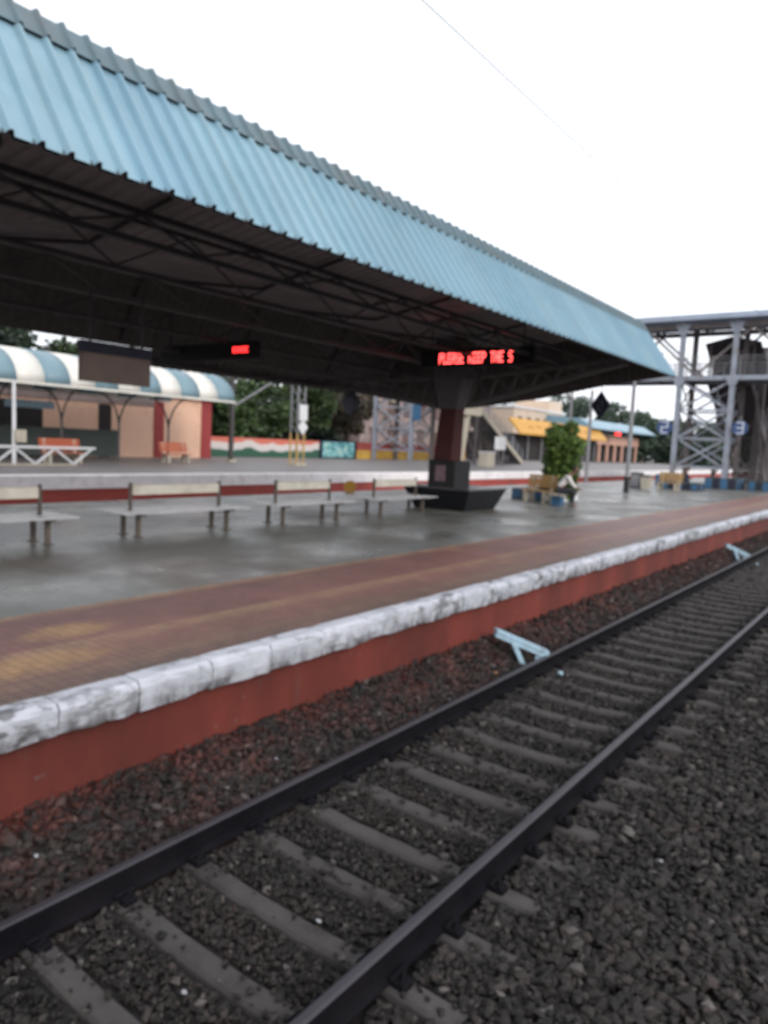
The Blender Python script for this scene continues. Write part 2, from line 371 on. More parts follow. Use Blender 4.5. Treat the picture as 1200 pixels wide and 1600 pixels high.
# far platform, one track bed away, a little higher
FX, FZ = -21.0, .45
mb = MB(); mb.box(-70, FX - .42, -30, Y1, -1.3, FZ)
structure(mb.build('far_platform', mt['farplat']))
mb = MB(); mb.box(FX - .415, FX - .05, -30, Y1, -1.3, FZ - .42)
structure(mb.build('far_platform_wall', M('brick red far wall', (.40, .075, .06), .8, .2, .8, dirt=(.25, .06, .05))))
mb = MB(); y = -30
while y < 160:
    mb.box(FX - .413, FX + random.uniform(-.01, .01), y + .004, y + 1.2, FZ - .418, FZ + .012 + random.uniform(-.004, .004), .015); y += 1.2
mb.box(FX - .413, FX, y, Y1, FZ - .418, FZ + .012)
mt['farcoping'] = M('white far coping', (.88, .84, .85), .7, .12, 1.2, dirt=(.6, .55, .55), dscale=2)
structure(mb.build('far_kerb', mt['farcoping']))
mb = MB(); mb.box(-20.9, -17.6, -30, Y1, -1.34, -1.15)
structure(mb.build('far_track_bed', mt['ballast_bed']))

# ballast bed
def prof(x):
    xs = [-4.77, -4.45, -4.2, -3.95, -3.6, -2.4, -2.1, -1.7, -1.3, -.8, 0, 3]
    zs = [-.73, -.86, -.97, -1.07, -1.11, -1.11, -1.12, -1.11, -1.06, -1.02, -1.05, -1.15]
    return np.interp(x, xs, zs)
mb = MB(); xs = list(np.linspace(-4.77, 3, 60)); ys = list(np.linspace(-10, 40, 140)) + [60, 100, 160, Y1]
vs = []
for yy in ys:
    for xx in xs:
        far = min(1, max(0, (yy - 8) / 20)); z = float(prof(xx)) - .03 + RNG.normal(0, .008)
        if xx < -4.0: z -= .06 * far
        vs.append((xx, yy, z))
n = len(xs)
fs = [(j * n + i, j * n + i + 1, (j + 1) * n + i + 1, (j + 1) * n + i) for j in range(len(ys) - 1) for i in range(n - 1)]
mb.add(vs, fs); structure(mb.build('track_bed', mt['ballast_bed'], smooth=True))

SP = .56; SY = 1.98 - SP * 6      # sleeper spacing
TC = -3.03
def stones():
    t = (1 + 5 ** .5) / 2
    iv = np.array([(-1, t, 0), (1, t, 0), (-1, -t, 0), (1, -t, 0), (0, -1, t), (0, 1, t), (0, -1, -t), (0, 1, -t), (t, 0, -1), (t, 0, 1), (-t, 0, -1), (-t, 0, 1)], float)
    iv /= np.linalg.norm(iv[0])
    it = np.array([(0, 11, 5), (0, 5, 1), (0, 1, 7), (0, 7, 10), (0, 10, 11), (1, 5, 9), (5, 11, 4), (11, 10, 2), (10, 7, 6), (7, 1, 8), (3, 9, 4), (3, 4, 2), (3, 2, 6), (3, 6, 8), (3, 8, 9), (4, 9, 5), (2, 4, 11), (6, 2, 10), (8, 6, 7), (9, 8, 1)])
    XY = []; R = []
    for (ya, yb, dens, r0, r1) in ((.2, 5, 1500, .017, .034), (5, 10, 850, .02, .036), (10, 18, 330, .026, .042), (18, 36, 130, .034, .05)):
        area = 4.7 * (yb - ya); k = int(area * dens)
        x = RNG.uniform(-4.75, .0, k); y = RNG.uniform(ya, yb, k); XY.append(np.stack([x, y], 1)); R.append(RNG.uniform(r0, r1, k) * RNG.lognormal(-.06, .2, k))
    XY = np.concatenate(XY); R = np.concatenate(R); x, y = XY.T
    ph = ((y - SY + SP / 2) % SP) - SP / 2
    onsl = (np.abs(ph) < .115) & (x > -4.28) & (x < -1.68)
    nr = np.exp(-((x + 3.72) / .16) ** 2) + np.exp(-((x + 2.34) / .14) ** 2)
    edge = (x < -4.05) | (x > -1.78)
    keep = ~(onsl & (RNG.random(len(x)) < np.where(edge, np.where(x > -2, .7, .25), .96 - .35 * nr + .05 * np.sin(y * 5))))
    for rx in (-3.90, -2.16): keep &= ~(np.abs(x - rx) < .085)
    x, y, R = x[keep], y[keep], R[keep]; k = len(x)
    far = np.clip((y - 8) / 20, 0, 1)
    R = R * np.where((x > -3.9) & (x < -2.1), .72, 1) * np.where(x > -1.7, 1.12, 1)
    z = prof(x) - .008 + RNG.uniform(-.012, .016, k) - np.where(x < -4.0, .06 * far, 0) + np.where(x > -1.6, RNG.uniform(0, .05, k), 0)
    z = np.where(onsl[keep], np.maximum(z, -1.075), z)
    V = iv[None] * (1 + RNG.uniform(-.46, .46, (k, 12, 1))) * RNG.uniform(.5, 1.35, (k, 1, 3)) * R[:, None, None]
    a = RNG.uniform(0, 6.28, k); b = RNG.uniform(-.7, .7, k)
    ca, sa, cb, sb = np.cos(a)[:, None], np.sin(a)[:, None], np.cos(b)[:, None], np.sin(b)[:, None]
    X, Y, Z = V[..., 0], V[..., 1], V[..., 2]
    Y, Z = Y * cb - Z * sb, Y * sb + Z * cb; X, Y = X * ca - Y * sa, X * sa + Y * ca
    V = np.stack([X + x[:, None], Y + y[:, None], Z * .85 + z[:, None]], -1).reshape(-1, 3)
    F = (it[None] + (np.arange(k) * 12)[:, None, None]).reshape(-1, 3)
    me = D.meshes.new('ballast'); me.vertices.add(len(V)); me.vertices.foreach_set('co', V.ravel().astype(np.float32))
    me.loops.add(F.size); me.loops.foreach_set('vertex_index', F.ravel().astype(np.int32))
    me.polygons.add(len(F)); me.polygons.foreach_set('loop_start', np.arange(0, F.size, 3, dtype=np.int32)); me.polygons.foreach_set('loop_total', np.full(len(F), 3, np.int32))
    me.polygons.foreach_set('use_smooth', np.zeros(len(F), bool)); me.update(calc_edges=True); me.validate(); me.materials.append(mt['stone'])
    o = D.objects.new('ballast', me); COL.objects.link(o)
    tag(o, 'dark crushed stone ballast around the sleepers, stained red beside the platform wall', 'ballast', kind='stuff')
stones()

track = thing('railway_track', (TC, 0, -1.3), 'broad gauge railway track with dark rails on concrete sleepers beside the platform', 'railway track')
def rail(x):
    mb = MB(); t = -.90
    prof2 = [(-.075, -.17), (.075, -.17), (.075, -.158), (.012, -.135), (.010, -.045), (.036, -.036), (.036, -.010), (-.036, -.010), (-.036, -.036), (-.010, -.045), (-.012, -.135), (-.075, -.158)]
    mb.prism_y([(x + a, t + b) for a, b in prof2], Y0, Y1)
    r = mb.build('rail', mt['rail'], track)
    mb = MB(); mb.prism_y([(x - .0355, t - .0095), (x + .0355, t - .0095), (x + .030, t - .003), (x + .018, t), (x - .018, t), (x - .030, t - .003)], Y0, Y1)
    mb.build('rail_head', mt['railhead'], r)
rail(-3.90); rail(-2.16)
def sleeper_mb(y):
    mb = MB(); w = .080
    prof3 = [(-4.41, -1.085), (-3.55, -1.080), (-3.3, -1.098), (-2.76, -1.098), (-2.5, -1.080), (-1.65, -1.085)]
    vs = []; 
    for x, z in prof3: vs += [(x, y - w - .03, -1.28), (x, y - w, z - .02), (x, y - w + .02, z), (x, y + w - .02, z), (x, y + w, z - .02), (x, y + w + .03, -1.28)]
    fs = []
    for k in range(5):
        for a in range(5): fs.append((k * 6 + a, k * 6 + a + 1, (k + 1) * 6 + a + 1, (k + 1) * 6 + a))
    fs += [tuple(range(6)), tuple(reversed(range(30, 36)))]
    return mb.add(vs, fs)
def clip_mb(y, rx, s):
    mb = MB(); mb.box(rx + s * .12 - .05, rx + s * .12 + .05, y - .05, y + .05, -1.085, -1.045, .01)
    mb.tube((rx + s * .085, y - .07, -1.035), (rx + s * .085, y + .07, -1.03), .014, .014, 6)
    mb.tube((rx + s * .15, y - .05, -1.045), (rx + s * .085, y + .07, -1.03), .013, .013, 6); return mb
s0 = sleeper_mb(SY).build('sleeper', mt['sleeper'], track)
for rx in (-3.90, -2.16):
    for sg in (-1, 1): clip_mb(SY, rx, sg).build('rail_clip', mt['rail'], s0)
for k in range(1, 100):
    c = copy_tree(s0, track) if k < 30 else s0.copy()
    if k >= 30: COL.objects.link(c); c.parent = track
    c.location = (0, k * SP, 0)
mb = MB()
for k in range(100, 330):
    y = SY + k * SP; mb.box(-4.41, -1.65, y - .115, y + .115, -1.28, -1.085)
tag(mb.build('sleeper', mt['sleeper'], track), kind='stuff')

# pale blue stands beside the rail
def stand(y, label):
    r = thing('marker_stand', (-4.2, y, -1.0), label, 'marker stand', 'pale blue stands between wall and rail')
    mb = MB(); a = Vector((-4.46, y - .36, -.56)); b = Vector((-3.93, y + .16, -.86))
    mb.beam(a, b, .15, .04); mb.beam(a + Vector((.035, -.035, -.04)), b + Vector((.035, -.035, -.04)), .014, .09)
    mb.beam(a + Vector((-.035, .035, -.04)), b + Vector((-.035, .035, -.04)), .014, .09); mb.build('channel_beam', mt['paleblue'], r)
    mb = MB(); mb.beam(a.lerp(b, .30) + Vector((0, 0, -.05)), (-4.17, y - .08, -1.05), .22, .06); mb.beam((-4.22, y - .22, -1.02), (-4.05, y - .05, -1.03), .08, .03); mb.build('leg', mt['paleblue'], r)
    mb = MB(); mb.beam(a.lerp(b, .85) + Vector((0, 0, -.07)), (-4.0, y + .03, -1.05), .08, .04); mb.build('leg', mt['paleblue'], r)
    mb = MB(); mb.box(-3.70, -3.64, y + .02, y + .08, -1.10, -1.055, .01); mb.build('foot_block', mt['paleblue'], r)
stand(8.98, 'nearest pale blue metal stand, leaning from the red wall towards the rail')
stand(22.95, 'far pale blue metal stand by the red wall near the right edge of the view')

# scraps of litter on the ballast
def scrap(x, y, z, s, mat, label, group):
    mb = MB(); a = random.uniform(0, 3); vs = []
    for k in range(6):
        t = a + k * 1.047; r_ = s * random.uniform(.6, 1.1); vs.append((x + r_ * math.cos(t), y + r_ * math.sin(t) * .6, z + random.uniform(-.006, .012)))
    vs += [(p[0], p[1], p[2] - .004) for p in vs[:6]]
    mb.add(vs, [(0, 1, 2, 3), (0, 3, 4, 5), (9, 8, 7, 6), (11, 10, 9, 6)] + [(i, (i + 1) % 6, 6 + (i + 1) % 6, 6 + i) for i in range(6)])
    tag(mb.build('litter_scrap', mat), label, 'litter', group)
mt['scrap'] = M('dirty white paper', (.34, .34, .36), .7, .2, 20)
for (x, y, z) in ((-4.35, 2.25, -.87), (-4.25, 3.75, -.93), (-4.3, 4.35, -.91), (-4.1, 6.9, -.99), (-2.9, 2.3, -1.085), (-2.75, 3.2, -1.085), (-1.25, 5.2, -1.01), (-.95, 4.6, -.99)):
    scrap(x, y, z, .025, mt['scrap'], 'tiny dirty white paper scrap lying on the dark ballast', 'paper scraps on the ballast')
scrap(-1.45, 2.35, -1.02, .03, M('yellow wrapper', (.45, .33, .05), .5, .1, 9), 'small yellow wrapper on the ballast near the bottom of the view', 'wrappers on the ballast')
scrap(-1.02, 2.35, -.99, .03, M('orange wrapper', (.40, .16, .06), .5, .1, 9), 'small orange wrapper on the ballast at bottom right', 'wrappers on the ballast')
scrap(-4.15, 8.1, -.97, .04, M('tan wrapper', (.40, .20, .08), .5, .1, 9), 'small tan wrapper beside the nearest pale blue stand', 'wrappers on the ballast')

# ------------------------------------------------------------------ canopy
CX = -11.8; EN = (-6.3, 4.27); EF = (-17.35, 3.68); TN = (-7.42, 5.86); TF = (-16.1, 5.82); V0 = (CX, 5.15)
CY0, CY1 = -7.0, 22.5
can = thing('platform_canopy', (CX, 19, 0), 'long blue corrugated steel canopy on a maroon pillar over the near platform', 'canopy')
corrugated([EN, TN], CY0, CY1, h=.058, top=.028, slope=.028).build('fascia_sheet', mt['roof_blue'], can)
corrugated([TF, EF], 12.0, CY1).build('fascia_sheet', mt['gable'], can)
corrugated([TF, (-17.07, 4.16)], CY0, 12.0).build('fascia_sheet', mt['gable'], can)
corrugated([TN, V0, TF], CY0, CY1).build('roof_sheet', mt['brown_sheet'], can)
mb = corrugated([(-7.215, 5.64), (-7.43, 5.94), (-7.60, 5.96)], CY0, CY1, h=.04, top=.022, slope=.022)
mb.build('ridge_cap', mt['cap'], can, thick=.004)
mb = MB(); mb.beam((-16.02, CY0, 5.865), (-16.02, CY1, 5.865), .5, .03); mb.build('ridge_cap', mt['cap'], can)
# dark lower lip under the eave
mb = corrugated([(-6.33, 4.24), (-6.40, 4.33)], CY0, CY1, h=.04); mb.build('eave_trim', mt['dark_steel'], can, thick=.01)
# gable cladding with vertical ribs
def gable(y):
    top = [EN, TN, V0, TF, EF]; botp = [(-6.3, 4.27), (-8.3, 4.0), (-10.4, 3.6), (-13.0, 3.27), (-14.4, 3.22), (-17.35, 3.66)]
    def ev(poly, x):
        poly = sorted(poly); return float(np.interp(x, [q[0] for q in poly], [q[1] for q in poly]))
    mb = MB(); xs = []; x = -17.34
    while x < -6.32: xs += [(x, 0), (x + .12, 0), (x + .145, .035), (x + .19, .035), (x + .215, 0)]; x += .215
    vs = []
    for xx, h in xs: vs += [(xx, y + h, ev(botp, xx)), (xx, y + h, ev(top, xx) - .02)]
    n = len(xs); return mb.add(vs, [(2 * i, 2 * i + 1, 2 * i + 3, 2 * i + 2) for i in range(n - 1)])
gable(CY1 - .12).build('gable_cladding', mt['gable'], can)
def truss(x, z0, z1, name='truss', m='dark_steel', w=.07, step=1.1, y0=CY0 + .3, y1=CY1 - .4):
    mb = MB(); mb.box(x - w / 2, x + w / 2, y0, y1, z0 - w / 2, z0 + w / 2); mb.box(x - w / 2, x + w / 2, y0, y1, z1 - w / 2, z1 + w / 2)
    y = y0; k = 0
    while y + step < y1:
        a, b = (z0 + w / 2, z1 - w / 2) if k % 2 == 0 else (z1 - w / 2, z0 + w / 2)
        mb.beam((x, y, a), (x, y + step, b), w * .45); y += step; k += 1
    return mb.build(name, mt[m], can)
truss(-8.3, 4.30, 4.66, w=.075, step=.95)
truss(-9.9, 4.30, 5.05, w=.06, step=1.3)
truss(-11.8, 4.25, 4.75, m='grey_steel', w=.10, step=1.0)
truss(-13.7, 4.12, 4.62, w=.07, step=1.0)
truss(-15.5, 3.95, 4.45, m='grey_steel', w=.07, step=1.0)
truss(-17.2, 3.80, 4.20, w=.07, step=1.0, y0=12.1)
mb = MB()
for y in np.arange(-5, 22.3, 4.0):    # rafters under the sheets
    mb.beam((-7.5, y, 5.76), (CX, y, 5.06), .04, .07); mb.beam((CX, y, 5.06), (-16.0, y, 5.70), .04, .07)
    mb.beam((-17.0, y, 4.25), (-16.15, y, 5.70), .04, .06)
mb.build('rafter', mt['dark_steel'], can)['kind'] = 'stuff'
mb = MB()
for k, y in enumerate(np.arange(-4, 22, 4.0)):   # crossed wind bracing seen against the sheets
    for (xa, za, xb, zb) in ((-9.9, 4.3, -11.75, 4.7), (-11.85, 4.3, -13.7, 4.6)):
        mb.beam((xa, y, za), (xb, y + 2, zb), .025); mb.beam((xa, y + 2, za), (xb, y, zb), .025)
mb.build('wind_bracing', mt['dark_steel'], can)['kind'] = 'stuff'
mb = MB()
for y in (-6.8, ): pass
for x, z in ((-6.75, 5.0), (-7.2, 5.62)): mb.box(x - .24, x - .17, CY0, CY1 - .2, z - .03, z + .05)
mb.build('purlin', mt['dark_steel'], can)
def frame(y):
    f = MB()
    for (xe, ze) in ((-6.5, 4.28), (-17.0, 3.82)):
        s = 1 if xe > CX else -1
        a0 = Vector((CX + s * .55, y, 3.12)); b0 = Vector((xe, y, ze)); a1 = Vector((CX + s * .55, y, 3.95)); b1 = Vector((xe, y, ze + .12))
        f.beam(a0, b0, .12, .12); f.beam(a1, b1, .10, .09)
        for t in np.arange(0, .95, .14):
            f.beam(a0.lerp(b0, t), a1.lerp(b1, min(1, t + .07)), .05); f.beam(a1.lerp(b1, min(1, t + .07)), a0.lerp(b0, min(1, t + .14)), .05)
    f.build('cantilever_arm', mt['grey_steel'], can)
    p = thing_pillar(y)
def thing_pillar(y):
    mb = MB()
    mb.frustum([(-12.18, y - .3, 1.45), (-11.55, y - .3, 1.45), (-11.55, y + .3, 1.45), (-12.18, y + .3, 1.45)],
               [(-12.06, y - .25, 3.02), (-11.50, y - .25, 3.02), (-11.50, y + .25, 3.02), (-12.06, y + .25, 3.02)])
    sh = mb.build('pillar', mt['maroon'], can)
    mb = MB(); mb.box(-12.25, -11.28, y - .45, y + .45, .60, 1.46, .02); pb = mb.build('pillar_base', mt['black_tile'], sh)
    mb = MB(); mb.box(-11.98, -11.62, y - .465, y - .448, .82, 1.30); mb.build('poster', mt['pink'], sh)
    mb = MB(); mb.frustum([(-12.08, y - .27, 3.022), (-11.48, y - .27, 3.022), (-11.48, y + .27, 3.022), (-12.08, y + .27, 3.022)],
               [(-12.28, y - .36, 3.9), (-11.28, y - .36, 3.9), (-11.28, y + .36, 3.9), (-12.28, y + .36, 3.9)])
    mb.box(-12.28, -11.28, y - .36, y + .36, 3.901, 5.05); mb.build('pillar_head', mt['grey_steel'], sh)
    # planter
frame(19.0); frame(3.0)
pl = thing('stone_planter', (-11.6, 19, 0), 'flared black polished stone planter box around the foot of the maroon pillar', 'planter')
mb = MB()
B = [(-12.45, 18.2, 0), (-10.68, 18.2, 0), (-10.68, 20.0, 0), (-12.45, 20.0, 0)]; T = [(-12.72, 17.95, .62), (-10.42, 17.95, .62), (-10.42, 20.25, .62), (-12.72, 20.25, .62)]
mb.frustum(B, T); mb.build('planter_body', mt['black_granite'], pl)
mb = MB(); mb.box(-12.76, -10.38, 17.91, 20.29, .622, .675, .012); mb.build('top_slab', M('grey granite slab', (.05, .05, .058), .25, .3, 20, bmp=0), pl)

# LED boards
GL = {'P': '1111010001100011111010000100001 0000'.replace(' ', ''), 'L': '10000100001000010000100001000011111', 'E': '11111100001000011110100001000011111',
      'A': '01110100011000111111100011000110001', 'S': '01111100001000001110000010000111110', 'K': '10001100101010011000101001001010001',
      'H': '10001100011000111111100011000110001', 'T': '11111001000010000100001000010000100', ' ': '0' * 35}
def led_board(x0, x1, y, z0, z1, text, tx0, tx1, tz0, tz1, label, hangz, hot):
    r = thing('led_board', ((x0 + x1) / 2, y, z0), label, 'display board', 'red led boards under the canopy')
    mb = MB(); mb.box(x0, x1, y - .09, y + .09, z0, z1, .02); h = mb.build('housing', mt['ledboard'], r)
    mb = MB(); n = len(text); pw = (tx1 - tx0) / (n * 6 - 1); ph = (tz1 - tz0) / 7
    for k, ch in enumerate(text):
        gl = GL[ch].ljust(35, '0'); mb = MB()
        if ch == ' ': continue
        for i in range(35):
            if gl[i] == '1':
                cx = tx0 + (k * 6 + i % 5) * pw; cz = tz1 - (i // 5 + .5) * ph
                mb.box(cx, cx + pw * 1.0, y - .10, y - .091, cz - ph * .48, cz + ph * .48)
        mb.build('lit_letter', mt[hot], h)
    for x in (x0 + .3, x1 - .3):
        mb = MB(); mb.tube((x, y, z1), (x, y, hangz), .02); mb.build('hanger', mt['dark_steel'], r)
led_board(-11.6, -8.2, 17.0, 4.05, 4.52, 'PLEASE KEEP THE S', -10.98, -8.76, 4.12, 4.40, 'long red LED board reading PLEASE KEEP THE S, hung before the maroon pillar', 5.1, 'ledhot')
led_board(-16.3, -12.7, 11.8, 3.72, 4.12, 'EASE', -13.46, -12.94, 3.86, 3.99, 'smaller lit red LED board hung deeper under the left part of the canopy', 5.2, 'led')

# coach display board
r = thing('display_board', (-11.4, 7.3, 2.65), 'brown blank display board with navy header hanging under the canopy at left', 'display board')
mb = MB(); mb.box(-11.46, -11.34, 6.62, 7.95, 2.69, 3.17, .01); mb.build('panel', mt['brownboard'], r)
mb = MB(); mb.box(-11.47, -11.33, 6.60, 7.97, 3.172, 3.36, .01); mb.build('header', mt['navy'], r)
for y in (6.8, 7.8):
    mb = MB(); mb.tube((-11.4, y, 3.35), (-11.4, y, 4.2), .02); mb.build('hanger', mt['dark_steel'], r)

# diamond platform signs
def digit_mb(d, cx, y, cz, s):
    segs = {'1': 'bc', '2': 'abged', '3': 'abgcd'}[d]; mb = MB(); w = .26 * s; h = .5 * s; t = .11 * s
    P = {'a': ((-w, h), (w, h)), 'b': ((w, h), (w, 0)), 'c': ((w, 0), (w, -h)), 'd': ((-w, -h), (w, -h)), 'e': ((-w, 0), (-w, -h)), 'f': ((-w, h), (-w, 0)), 'g': ((-w, 0), (w, 0))}
    for q in segs:
        (a, b), (c, e) = P[q]; dx, dz = (t / 2 if a != c else 0), (t / 2 if b != e else 0)
        sx = min(a, c) - t / 2; ex = max(a, c) + t / 2; sz = min(b, e) - t / 2; ez = max(b, e) + t / 2
        off = .001 * 'abcdefg'.index(q)
        mb.box(cx + sx, cx + ex, y - .012 - off, y, cz + sz, cz + ez)
    return mb
def diamond(x, y, z, w, h, top, dg, label):
    r = thing('diamond_sign', (x, y, z - h), label, 'platform sign', 'navy diamond signs under the canopy')
    mb = MB(); poly = [(x - w, z), (x, z - h), (x + w, z), (x, z + h)]
    mb.prism_y(poly, y - .05, y + .05); mb.build('sign_box', mt['navy'], r)
    digit_mb(dg, x, y - .052, z, .28).build('number', M('dull sign digit', (.10, .11, .16), .5, .1, 3), r)
    mb = MB(); mb.tube((x, y, z + h), (x, y, top), .015); mb.build('hanger', mt['dark_steel'], r)
diamond(-16.5, 19.8, 3.28, .42, .50, 4.3, '1', 'navy diamond platform sign hanging from the far eave left of the pillar')
diamond(-8.6, 22.9, 3.42, .32, .46, 4.1, '2', 'navy diamond platform sign hanging off the end of the canopy above the bush')

# ------------------------------------------------------------------ steel benches (4)
def steel_bench(ya, yb, label, cream=True):
    r = thing('platform_bench', (-11.45, (ya + yb) / 2, 0), label, 'bench', 'double sided steel benches along the near platform')
    L = yb - ya; a, b = ya - .42, yb + .42
    mb = MB()
    for k in range(9):
        x = -12.0 + k * .125
        if abs(x + 11.45) < .06: continue
        mb.box(x - .045, x + .045, a, b, .435, .46, .006)
    mb.build('seat', mt['stainless'], r)
    mb = MB(); mb.box(-11.49, -11.41, ya + .03, yb - .03, .74, .92, .012); mb.build('backrest', mt['cream'] if cream else mt['stainless'], r)
    for y in (ya, yb):
        mb = MB(); mb.box(-11.475, -11.425, y - .025, y + .025, .46, .96); mb.build('back_post', mt['bench_leg'], r)
        mb = MB(); mb.box(-12.02, -10.98, y - .03, y + .03, .39, .434)
        mb.build('cross_bar', mt['bench_leg'], r)
        for x in (-11.66, -11.20):
            mb = MB(); mb.box(x - .035, x + .035, y - .035, y + .035, .012, .39); l = mb.build('leg', mt['bench_leg'], r)
            mb = MB(); mb.box(x - .09, x + .09, y - .07, y + .07, 0, .012); mb.build('foot_plate', mt['bench_leg'], l)
steel_bench(3.9, 5.97, 'double sided steel bench with cream backrest, cut off by the left edge of the view')
steel_bench(7.64, 9.68, 'double sided steel bench with cream backrest, second from the left')
steel_bench(11.28, 13.08, 'double sided steel bench with cream backrest, third from the left')
steel_bench(14.83, 16.75, 'double sided steel bench ending in front of the black stone planter')

# round yellow sign near the far edge of the near platform
r = thing('round_sign', (-17.2, 20.9, 0), 'round yellow disc sign on a short post behind the steel benches', 'sign')
mb = MB(); n = 20; c = Vector((-17.2, 20.8, .20))
mb.tube(c, c + Vector((.03, -.02, 0)), .24, .24, 20); mb.build('disc', mt['yellow'], r)
mb = MB(); mb.tube((-17.23, 20.83, 0), (-17.23, 20.83, .3), .02); mb.build('post', mt['greypole'], r)

# ------------------------------------------------------------------ vegetation helper
def leafcloud(blobs, n, size, squash=1.0):
    """blobs: (cx,cy,cz,rx,ry,rz); leaves as bent quads scattered in shells of clumps"""
    vol = np.array([b[3] * b[4] * b[5] for b in blobs]) ** .67; vol /= vol.sum()
    idx = RNG.choice(len(blobs), n, p=vol); B = np.array(blobs)[idx]
    d = RNG.normal(size=(n, 3)); d /= np.linalg.norm(d, axis=1)[:, None]; rr = RNG.uniform(.45, 1.05, n) ** .6
    lump = 1 + .18 * np.sin(d[:, 0] * 7 + idx) * np.cos(d[:, 2] * 6 + idx * 2)
    C = B[:, :3] + d * B[:, 3:] * (rr * lump)[:, None]
    u = RNG.normal(size=(n, 3)); u /= np.linalg.norm(u, axis=1)[:, None]; w = np.cross(u, RNG.normal(size=(n, 3))); w /= np.linalg.norm(w, axis=1)[:, None]
    s = size * RNG.uniform(.6, 1.4, n)[:, None]
    V = np.stack([C - u * s, C + w * s * .5, C + u * s, C - w * s * .5], 1).reshape(-1, 3)
    return V, n
def leaf_obj(name, V, n, mat, parent):
    off = np.array(parent.location[:]) if parent else np.zeros(3)
    me = D.meshes.new(name); V = V - off; me.vertices.add(4 * n); me.vertices.foreach_set('co', V.ravel().astype(np.float32))
    me.loops.add(4 * n); me.loops.foreach_set('vertex_index', np.arange(4 * n, dtype=np.int32)); me.polygons.add(n)
    me.polygons.foreach_set('loop_start', np.arange(0, 4 * n, 4, dtype=np.int32)); me.polygons.foreach_set('loop_total', np.full(n, 4, np.int32))
    me.update(calc_edges=True); me.validate(); me.materials.append(mat)
    o = D.objects.new(name, me); COL.objects.link(o); o.parent = parent; return o
def tree(x, y, z, h, r, mat, label, leaf=.22, n=3500, crown0=.3, nb=9):
    t = thing('tree', (x, y, z), label, 'tree', 'trees behind the station')
    mb = MB(); a = Vector((x, y, z)); b = Vector((x + random.uniform(-.3, .3), y, z + h * .5)); mb.tube(a, b, r * .07 + .08, r * .05 + .04)
    blobs = []
    for k in range(nb):
        an = random.uniform(0, 6.28); q = random.uniform(.15, .75) * r; zz = z + h * random.uniform(crown0 + .1, .88)
        e = Vector((x + q * math.cos(an), y + q * math.sin(an), zz)); rb = r * random.uniform(.32, .52)
        rb = min(rb, (z + h - zz) * .95 + .3)
        blobs.append((*e, rb, rb, rb * .8)); s = a.lerp(b, random.uniform(.5, 1)); mb.tube(s, e, r * .03 + .03, .02, 6)
    mb.build('trunk', mt['bark'], t)
    V, m = leafcloud(blobs, n, leaf); leaf_obj('crown', V, m, mt[mat], t)
    return t
# trees behind the painted wall (seen between shelter and pillar), back and right
T = [(-44, 30, 7.8, 3.2, 'leaf_dark', 'dark tree beside the end of the striped shelter roof'),
     (-46, 36, 6.6, 3.0, 'leaf_dark', 'dark tree just right of the striped shelter, behind the tricolour wall'),
     (-43, 37.5, 4.6, 2.3, 'leaf', 'low mid green tree over the left part of the tricolour wall'),
     (-47, 42, 8.0, 3.4, 'leaf', 'mid green tree left of the lattice mast'),
     (-43, 42.5, 4.4, 2.0, 'leaf', 'low mid green tree right behind the lattice mast'),
     (-46, 48.5, 8.2, 3.3, 'leaf', 'bright green tree right of the lattice mast'),
     (-52, 40, 9.5, 4.2, 'leaf_dark', 'tall dark tree behind the mid green ones'),
     (-53, 56, 8.5, 4.2, 'leaf_dark', 'dark tree behind the bright green one'),
     (-48, 57, 6.5, 3.0, 'leaf_dry', 'brown leafless looking tree above the teal mural'),
     (-52, 62, 7.0, 3.0, 'leaf_dry', 'brown twiggy tree beside the weathered building'),
     (-55, 25.3, 12, 3.2, 'leaf_dark', 'tall dark tree rising behind the left end of the striped roof'),
     (-50, 21, 9.3, 3.6, 'leaf_dark', 'dark tree above the striped shelter roof at far left'),
     (-54, 29.5, 8.4, 2.6, 'leaf', 'thin tree with sky gaps above the striped roof, left of the hanging board'),
     (-56, 16, 10, 4, 'leaf_dark', 'tall dark tree beyond the shelter at the left edge')]
for (x, y, h, rr, mm, lb) in T: tree(x, y, FZ, h, rr, mm, lb, n=4200)
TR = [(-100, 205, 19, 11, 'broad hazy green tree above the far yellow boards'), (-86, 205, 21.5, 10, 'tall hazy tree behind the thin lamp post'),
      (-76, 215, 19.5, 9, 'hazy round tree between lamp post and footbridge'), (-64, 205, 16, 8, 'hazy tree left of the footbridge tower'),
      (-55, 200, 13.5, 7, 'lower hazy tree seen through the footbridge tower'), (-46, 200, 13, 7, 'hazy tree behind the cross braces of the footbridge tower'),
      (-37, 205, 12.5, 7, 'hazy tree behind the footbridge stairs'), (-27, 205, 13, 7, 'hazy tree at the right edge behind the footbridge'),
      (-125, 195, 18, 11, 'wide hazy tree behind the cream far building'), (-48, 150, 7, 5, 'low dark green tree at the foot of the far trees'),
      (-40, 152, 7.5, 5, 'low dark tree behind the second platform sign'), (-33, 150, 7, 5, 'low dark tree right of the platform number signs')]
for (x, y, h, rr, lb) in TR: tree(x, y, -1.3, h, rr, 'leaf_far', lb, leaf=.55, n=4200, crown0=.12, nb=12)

wb = []
for k in range(46):
    y = 33 + k * 1.6; wb.append((-60 + random.uniform(-3, 3), y, FZ + random.uniform(1.5, 6.2), 3.0, 2.8, 2.6))
    wb.append((-62 + random.uniform(-2, 2), y, FZ + 2.0, 3.0, 3.0, 2.5))
V, m = leafcloud(wb, 42000, .34)
tag(leaf_obj('woodland', V, m, mt['leaf_dark'], None), 'dark mass of woodland behind the painted walls and nearer trees', 'woodland', kind='stuff')
